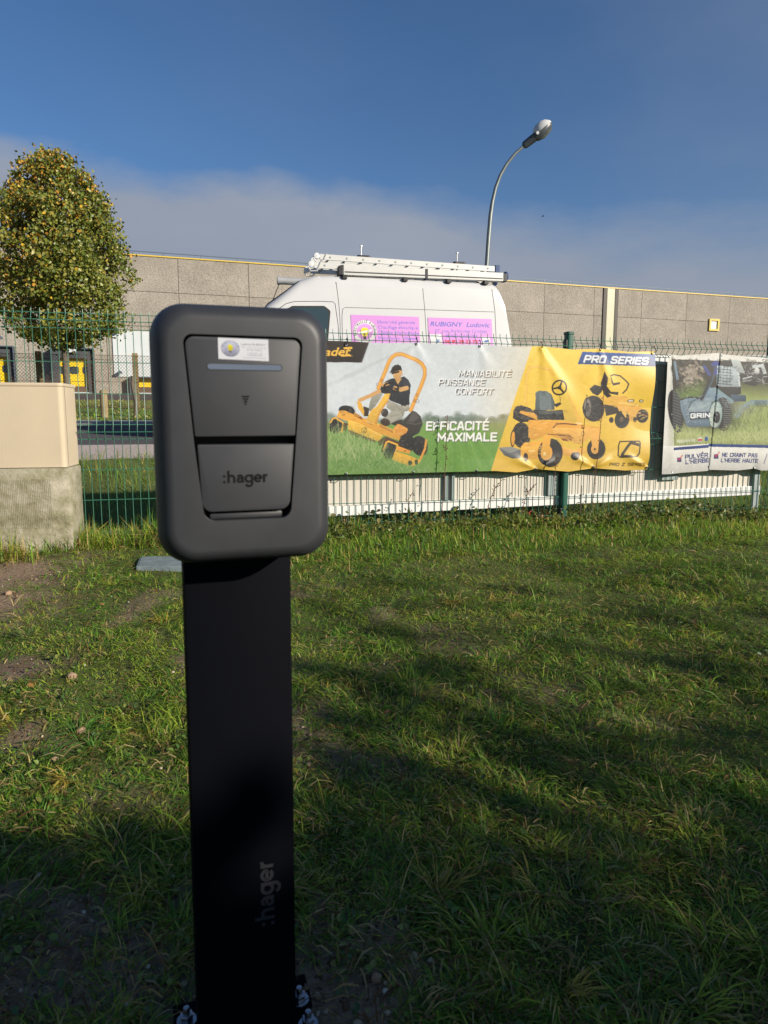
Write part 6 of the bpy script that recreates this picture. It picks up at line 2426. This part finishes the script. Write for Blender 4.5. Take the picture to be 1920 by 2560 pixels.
def pebble_dash():
    m = bpy.data.materials.new('pebble_dash')
    m.use_nodes = True
    nt = m.node_tree
    b = nt.nodes['Principled BSDF']
    b.inputs['Roughness'].default_value = 0.95
    b.inputs['Specular IOR Level'].default_value = 0.2
    t = nt.nodes.new('ShaderNodeTexCoord')
    oi = nt.nodes.new('ShaderNodeObjectInfo')
    vm = nt.nodes.new('ShaderNodeVectorMath')
    vm.operation = 'MULTIPLY_ADD'
    nt.links.new(oi.outputs['Random'], vm.inputs[0])
    vm.inputs[1].default_value = (37, 51, 23)
    nt.links.new(t.outputs['Object'], vm.inputs[2])
    n1_ = nt.nodes.new('ShaderNodeTexNoise')
    n1_.inputs['Scale'].default_value = 7.0
    n1_.inputs['Detail'].default_value = 5
    n1_.inputs['Roughness'].default_value = 0.8
    nt.links.new(vm.outputs[0], n1_.inputs[0])
    n2_ = nt.nodes.new('ShaderNodeTexNoise')
    n2_.inputs['Scale'].default_value = 0.55
    n2_.inputs['Detail'].default_value = 6
    nt.links.new(vm.outputs[0], n2_.inputs[0])
    cr = nt.nodes.new('ShaderNodeValToRGB')
    e = cr.color_ramp.elements
    e[0].position, e[0].color = 0.32, (0.235, 0.212, 0.178, 1)
    e[1].position, e[1].color = 0.66, (0.41, 0.372, 0.315, 1)
    nt.links.new(n1_.outputs[0], cr.inputs[0])
    mr = nt.nodes.new('ShaderNodeMapRange')
    mr.inputs[1].default_value, mr.inputs[2].default_value = 0.3, 0.7
    mr.inputs[3].default_value, mr.inputs[4].default_value = 0.86, 1.10
    nt.links.new(n2_.outputs[0], mr.inputs[0])
    rm = nt.nodes.new('ShaderNodeMapRange')
    rm.inputs[3].default_value, rm.inputs[4].default_value = 0.95, 1.05
    nt.links.new(oi.outputs['Random'], rm.inputs[0])
    mu = nt.nodes.new('ShaderNodeMath')
    mu.operation = 'MULTIPLY'
    nt.links.new(mr.outputs[0], mu.inputs[0])
    nt.links.new(rm.outputs[0], mu.inputs[1])
    sc = nt.nodes.new('ShaderNodeVectorMath')
    sc.operation = 'SCALE'
    nt.links.new(cr.outputs[0], sc.inputs[0])
    nt.links.new(mu.outputs[0], sc.inputs['Scale'])
    nt.links.new(sc.outputs[0], b.inputs['Base Color'])
    bp = nt.nodes.new('ShaderNodeBump')
    bp.inputs['Strength'].default_value = 0.8
    bp.inputs['Distance'].default_value = 0.10
    nt.links.new(n1_.outputs[0], bp.inputs['Height'])
    nt.links.new(bp.outputs[0], b.inputs['Normal'])
    return m


PEBD = pebble_dash()
JOINT = mat('wall_joint', (0.10, 0.09, 0.075), 0.9)
YEL = mat('yellow_trim', lin(200, 172, 62), 0.45, var=0.06, vscale=3)
YDOOR = mat('yellow_door', lin(232, 196, 24), 0.45, var=0.05, vscale=1)
DKG = mat('dock_rubber', lin(62, 66, 70), 0.75, var=0.2, vscale=2)
PALE = mat('pale_cladding', lin(190, 196, 196), 0.5, var=0.05, vscale=0.6)
A0, A1, PW, PH = -12.4 - 5.875 * 5, 34.6 + 5.875 * 2, 5.875, (BZ1 - BZ0) / 4
bc = BP + BE * 4
house = empty('warehouse', (bc.x, bc.y, BZ0), 'long pebble dashed warehouse with yellow roof trim and loading docks', 'building')
mm = MB(BF)
mm.box(A0 - 0.1, A1 + 34, -40, -0.14, BZ0 - 1.0, BZ1 - 0.05)
mm.build('wall_core', JOINT, house)
pm_ = MB()
pm_.box(0.02, PW - 0.02, -0.13, 0.0, 0.018, PH - 0.018)
pme = pm_.mesh('wall_panel')
bm = bmesh.new()
bm.from_mesh(pme)
bmesh.ops.recalc_face_normals(bm, faces=bm.faces)
bm.to_mesh(pme)
bm.free()
pme.materials.append(PEBD)
rz = math.atan2(BE.y, BE.x)
for i in range(15):
    a = A0 + i * PW
    if a > A1:
        break
    for j in range(4):
        o = bpy.data.objects.new('wall_panel', pme)
        COL.objects.link(o)
        P = BP + BE * a
        o.parent = house
        # local y of the panel points away from the wall: turn it to face the camera
        o.location = Vector((P.x, P.y, BZ0 + j * PH)) - ORIGIN[house.name] - BNN * 0.0
        o.rotation_euler = (0, 0, rz)
        o.scale = (1, -1, 1)
aB = A0 + 15 * PW
mm = MB(BF)
mm.box(aB + 0.05, aB + 34, -0.13, 0.25, BZ0, BZ1 - 0.35)
mm.build('end_wall', mat('brown_render', lin(140, 118, 88), 0.9, var=0.12, vscale=0.8, bump=0.4, bscale=14), house)
mm = MB(BF)
mm.box(A0, aB + 34, -0.3, 0.08, BZ1, BZ1 + 0.10)
mm.build('roof_trim', YEL, house)
RAILM = mat('rail_grey', lin(84, 96, 110), 0.5, 0.3)
mm = MB(BF)
mm.tube([(A0, -0.5, BZ1 + 0.46), (aB + 34, -0.5, BZ1 + 0.46)], 0.035, 5)
gr_ = mm.build('guard_rail', RAILM, house)
for k in range(38):
    mm = MB(BF)
    a = A0 + 1 + k * 3.05
    mm.box(a, a + 0.06, -0.53, -0.47, BZ1 + 0.1, BZ1 + 0.52)
    mm.build('rail_post', RAILM, gr_)
# loading docks
for k, (aL, aR) in enumerate(((-34.2, -31.0), (-28.35, -25.15), (-22.5, -19.3))):
    zt_ = bpx(200, 872)[1] if k < 2 else bpx(340, 943)[1]
    zdt = bpx(200, 905)[1]
    zdb = bpx(200, 966)[1]
    mm = MB(BF)
    mm.box(aL, aL + 0.10, 0.01, 0.75, BZ0 + 0.05, zt_)
    mm.box(aR - 0.10, aR, 0.01, 0.75, BZ0 + 0.05, zt_)
    mm.box(aL + 0.101, aR - 0.101, 0.01, 0.75, zt_ - 0.10, zt_)
    mm.box(aL + 0.101, aL + 0.55, 0.45, 0.50, BZ0 + 0.1, zt_ - 0.101)
    mm.box(aR - 0.55, aR - 0.101, 0.45, 0.50, BZ0 + 0.1, zt_ - 0.101)
    if k < 2:
        mm.box(aL + 0.551, aR - 0.551, 0.45, 0.50, zdt + 0.25, zt_ - 0.101)
    sh = mm.build('dock_shelter', DKG, house)
    mm = MB(BF)
    for a in (aL - 0.02, aR - 0.06):
        mm.box(a, a + 0.08, 0.751, 0.80, BZ0 + 0.05, zt_ + 0.02)
    mm.box(aL + 0.061, aR - 0.061, 0.751, 0.80, zt_ - 0.06, zt_ + 0.02)
    mm.build('shelter_frame', RAILM, sh)
    zd1 = zdt + 0.6 if k < 2 else zt_ - 0.105
    for j in range(3):
        z0_, z1_ = zdb + (zd1 - zdb) * j / 3, zdb + (zd1 - zdb) * (j + 1) / 3
        mm = MB(BF)
        mm.box(aL + 0.12, aR - 0.12, 0.03, 0.10, z0_ + 0.006, z1_ - 0.006)
        dp = mm.build('door_section', YDOOR, house)
        if j == 1 and k < 2:
            for i in range(3):
                ac = aL + 0.62 + i * 0.98
                if k == 0 and i == 0:
                    pass
                mm = MB(BF)
                mm.prism([(ac - 0.32 + 0.0 + p[0], 0) for p in ()], 0, 0) if False else None
                pts = round_poly([(ac - 0.36, z0_ + 0.12), (ac + 0.36, z0_ + 0.12), (ac + 0.36, z1_ - 0.12), (ac - 0.36, z1_ - 0.12)], 0.17, 5)
                n = len(pts)
                mm._add([(p[0], 0.108, p[1]) for p in pts] + [(p[0], 0.09, p[1]) for p in pts], [tuple(range(n)), tuple(range(2 * n - 1, n - 1, -1))] + [(q, (q + 1) % n, n + (q + 1) % n, n + q) for q in range(n)])
                mm.build('window', DARKG, dp)
    mm = MB(BF)
    mm.box(aL + 0.12, aR - 0.12, 0.02, 0.30, BZ0 + 0.05, zdb - 0.01)
    mm.build('dock_bumper', mat('bumper_brown', lin(92, 74, 60), 0.8, var=0.2, vscale=3), house)
    mm = MB(BF)
    mm.box(aL + 0.25, aR - 0.25, 0.31, 0.5, BZ0 + 0.02, BZ0 + 0.16)
    mm.build('dock_ledge', PALE, house)
    if k < 2:
        am = (aL + aR) / 2
        mm = MB(BF)
        mm.box(am - 0.28, am + 0.28, 0.81, 0.84, zt_ - 0.36, zt_ - 0.08)
        mm.build('number_plate', PALE, sh)
# pale cladding panel above the third dock
aL, zt_ = bpx(280, 826)
zb_ = bpx(300, 942)[1]
for i in range(3):
    mm = MB(BF)
    mm.box(aL + i * 2.2 + 0.008, aL + (i + 1) * 2.2 - 0.008, 0.012, 0.10, zb_, zt_)
    mm.build('cladding_panel', PALE, house)
# wall lamps
for px_, py_ in ((3, 842), (292, 826), (300, 928)):
    a, z = bpx(px_, py_)
    mm = MB(BF)
    mm.box(a - 0.06, a + 0.06, 0.1, 0.5, z - 0.05, z + 0.03)
    mm.box(a - 0.18, a + 0.18, 0.35, 0.62, z - 0.22, z - 0.05)
    mm.build('wall_lamp', RAILM, house, bevel=0.02)
# light slot and small yellow framed window on the right
a0_, a1_ = bpx(1506, 790)[0], bpx(1543, 790)[0]
m0, m1 = a0_ + (a1_ - a0_) * 0.25, a0_ + (a1_ - a0_) * 0.78
mm = MB(BF)
mm.box(m0, m1, 0.015, 0.06, BZ0, BZ1 - 0.02)
ls_ = mm.build('light_slot', mat('pale_green_glazing', lin(190, 188, 160), 0.25), house)
for x0_, x1_ in ((a0_, m0 - 0.005), (m1 + 0.005, a1_)):
    mm = MB(BF)
    mm.box(x0_, x1_, 0.015, 0.11, BZ0, BZ1 - 0.02)
    mm.build('slot_jamb', mat('dark_bronze', lin(62, 54, 44), 0.6), ls_)
c0, zA = bpx(1772, 797)
c1, zB = bpx(1795, 828)
mm = MB(BF)
for bx in ((c0, c0 + 0.22, zB, zA), (c1 - 0.22, c1, zB, zA), (c0 + 0.221, c1 - 0.221, zA - 0.2, zA), (c0 + 0.221, c1 - 0.221, zB, zB + 0.2)):
    mm.box(bx[0], bx[1], 0.01, 0.16, bx[2], bx[3])
wf_ = mm.build('window_frame', YEL, house)
mm = MB(BF)
mm.box(c0 + 0.221, c1 - 0.221, 0.012, 0.05, zB + 0.201, zA - 0.201)
mm.build('window_pane', PALE, wf_)

# ================================================================== chain link fence and posts along the verge
CHQ = 21.5
WOOD = mat('weathered_wood', lin(132, 116, 84), 0.85, var=0.3, vscale=6, bump=0.4, bscale=30)
RUST = mat('rusty_wire', lin(110, 88, 66), 0.7, 0.2)


def chpx(px, py, q=CHQ):
    P = on_plane(px, py, FN * q, FN)
    return P.dot(FE), P.z


pL, pR = chpx(-40, 900)[0], chpx(470, 900)[0]
cg = FE * ((pL + pR) / 2) + FN * CHQ
cgz = float(gz(cg.x, cg.y))
ch = empty('chain_link_fence', (cg.x, cg.y, cgz), 'rusty chain link fence on the far verge in front of the loading docks', 'fence')
mm = MB((Vector((0, 0, 0)), FE, FN, UP))
zb_, zt_ = cgz + 0.05, cgz + 1.5
H_ = zt_ - zb_
step = 0.085
n_ = int((pR - pL) / step)
for i in range(-int(H_ / step), n_):
    for sg in (1, -1):
        p0 = pL + i * step
        a_, b_ = (p0, p0 + H_ * 0.9) if sg > 0 else (p0 + H_ * 0.9, p0)
        mm.tube([(a_, CHQ + sg * 0.004, zb_), (b_, CHQ + sg * 0.004, zt_)], 0.0045, 3, False)
for z in (zb_, (zb_ + zt_) / 2, zt_):
    mm.tube([(pL, CHQ, z), (pR + 1, CHQ, z)], 0.006, 4)
mm.build('wire_netting', RUST, ch)['kind'] = 'stuff'
for px_ in (95, 337, 470, -60):
    a = chpx(px_, 900)[0]
    mm = MB((Vector((0, 0, 0)), FE, FN, UP))
    mm.box(a - 0.075, a + 0.075, CHQ + 0.02, CHQ + 0.14, cgz - 0.3, zt_ + 0.08)
    mm.build('fence_post', WOOD, ch, bevel=0.01)
p = ground(262, 1052)
d = ray(262, 1048)
bw = at(262, 1046, 17.0)
bw.z = float(gz(bw.x, bw.y))
mm = MB()
ztp = at(258, 975, 17.0).z
mm.lathe([(0.085, -0.2), (0.085, ztp - bw.z - 0.02), (0.07, ztp - bw.z), (0, ztp - bw.z + 0.005)], bw, UP, 12)
setp(mm.build('wooden_post', WOOD, origin=tuple(bw), smooth=True), 'thick round wooden post on the verge beside the road', 'post', 'posts on the far verge')
bw2 = at(338, 1030, 17.6)
bw2.z = float(gz(bw2.x, bw2.y))
mm = MB()
ztp = at(336, 940, 17.6).z
mm.tube([bw2 - UP * 0.1, bw2 + UP * 0.35 + Vector((0.03, 0, 0)), Vector((bw2.x - 0.04, bw2.y, ztp - 0.2)), Vector((bw2.x - 0.02, bw2.y, ztp))], [0.06, 0.055, 0.05, 0.045], 8)
setp(mm.build('wooden_post', BARK, origin=tuple(bw2)), 'dark crooked post on the verge nearer the third dock', 'post', 'posts on the far verge')

# ================================================================== a bird far up, and an unseen leaf screen added behind the camera to shade the lawn
bb = at(1357, 541, 60)
BIRD = mat('dark_feathers', (0.03, 0.03, 0.035), 0.8)
mm = MB()
mm.rings([[bb + Vector((-0.10 + 0.20 * t, 0.5 * w_ * math.cos(a), 0.5 * w_ * math.sin(a))) for a in [k * math.pi / 3 for k in range(6)]] for t, w_ in ((0, 0.01), (0.3, 0.05), (0.6, 0.06), (0.85, 0.04), (1, 0.008))])
for sg in (1, -1):
    mm._add([tuple(bb + Vector(v)) for v in ((0.04, 0.015 * sg, 0.012), (-0.05, 0.015 * sg, 0.012), (-0.04, 0.18 * sg, 0.05), (0.03, 0.17 * sg, 0.05), (0.04, 0.015 * sg, 0.02), (-0.05, 0.015 * sg, 0.02), (-0.04, 0.18 * sg, 0.056), (0.03, 0.17 * sg, 0.056))],
            [(0, 1, 2, 3), (4, 7, 6, 5), (0, 4, 5, 1), (1, 5, 6, 2), (2, 6, 7, 3), (3, 7, 4, 0)])
setp(mm.build('bird', BIRD, origin=tuple(bb)), 'tiny dark bird flying beside the street lamp', 'bird')

HPX = np.array([2.9, 3.4, 4.0, 5.4, 6.8, 8.9, 11.7, 14.0, 22.0])
HPZ = np.array([1.5, 2.2, 2.45, 2.65, 3.35, 4.6, 4.9, 4.9, 4.9])
N = 34000
hx = 2.9 + 17 * rng.random(N) ** 1.25
hy = rng.uniform(-2.5, -1.75, N)
ht = np.interp(hx, HPX, HPZ) * (1 + 0.06 * (vnoise(hx, hy, 0.5, 111) - 0.5))
hz_ = ht * (1 - rng.random(N) ** 1.0)
kk = rng.random(N) < np.interp(hx, [5.0, 6.2, 9.0], [1.0, 0.20, 0.08]) * (0.65 + 0.7 * vnoise(hx, hz_, 0.6, 113))
hx, hy, hz_ = hx[kk], hy[kk], hz_[kk]
N = len(hx)
me = leaves_mesh('foliage', np.stack([hx, hy, hz_], 1), rng.uniform(0.09, 0.16, N), np.array([lin(60, 84, 40), lin(80, 100, 48)])[rng.integers(0, 2, N)] * rng.uniform(0.7, 1.1, N)[:, None])
hd = empty('shade_hedge', (9.0, -2.1, 0), 'unseen leafy screen of rising height added behind the camera to shade the lawn', 'shade_hedge')
link_mesh('foliage', me, LEAF, hd)
mm = MB()
for k in range(28):
    x0_ = 3.2 + k * 0.6
    tp_ = float(np.interp(x0_, HPX, HPZ)) * 0.8
    mm.tube([(x0_, -2.1, -0.1), (x0_ + random.uniform(-.1, .1), -2.1, tp_ * 0.5), (x0_ + random.uniform(-.2, .2), -2.1, tp_)], [0.04, 0.03, 0.012], 6)
mm.build('stems', BARK, hd)['kind'] = 'stuff'
bpy.context.view_layer.update()
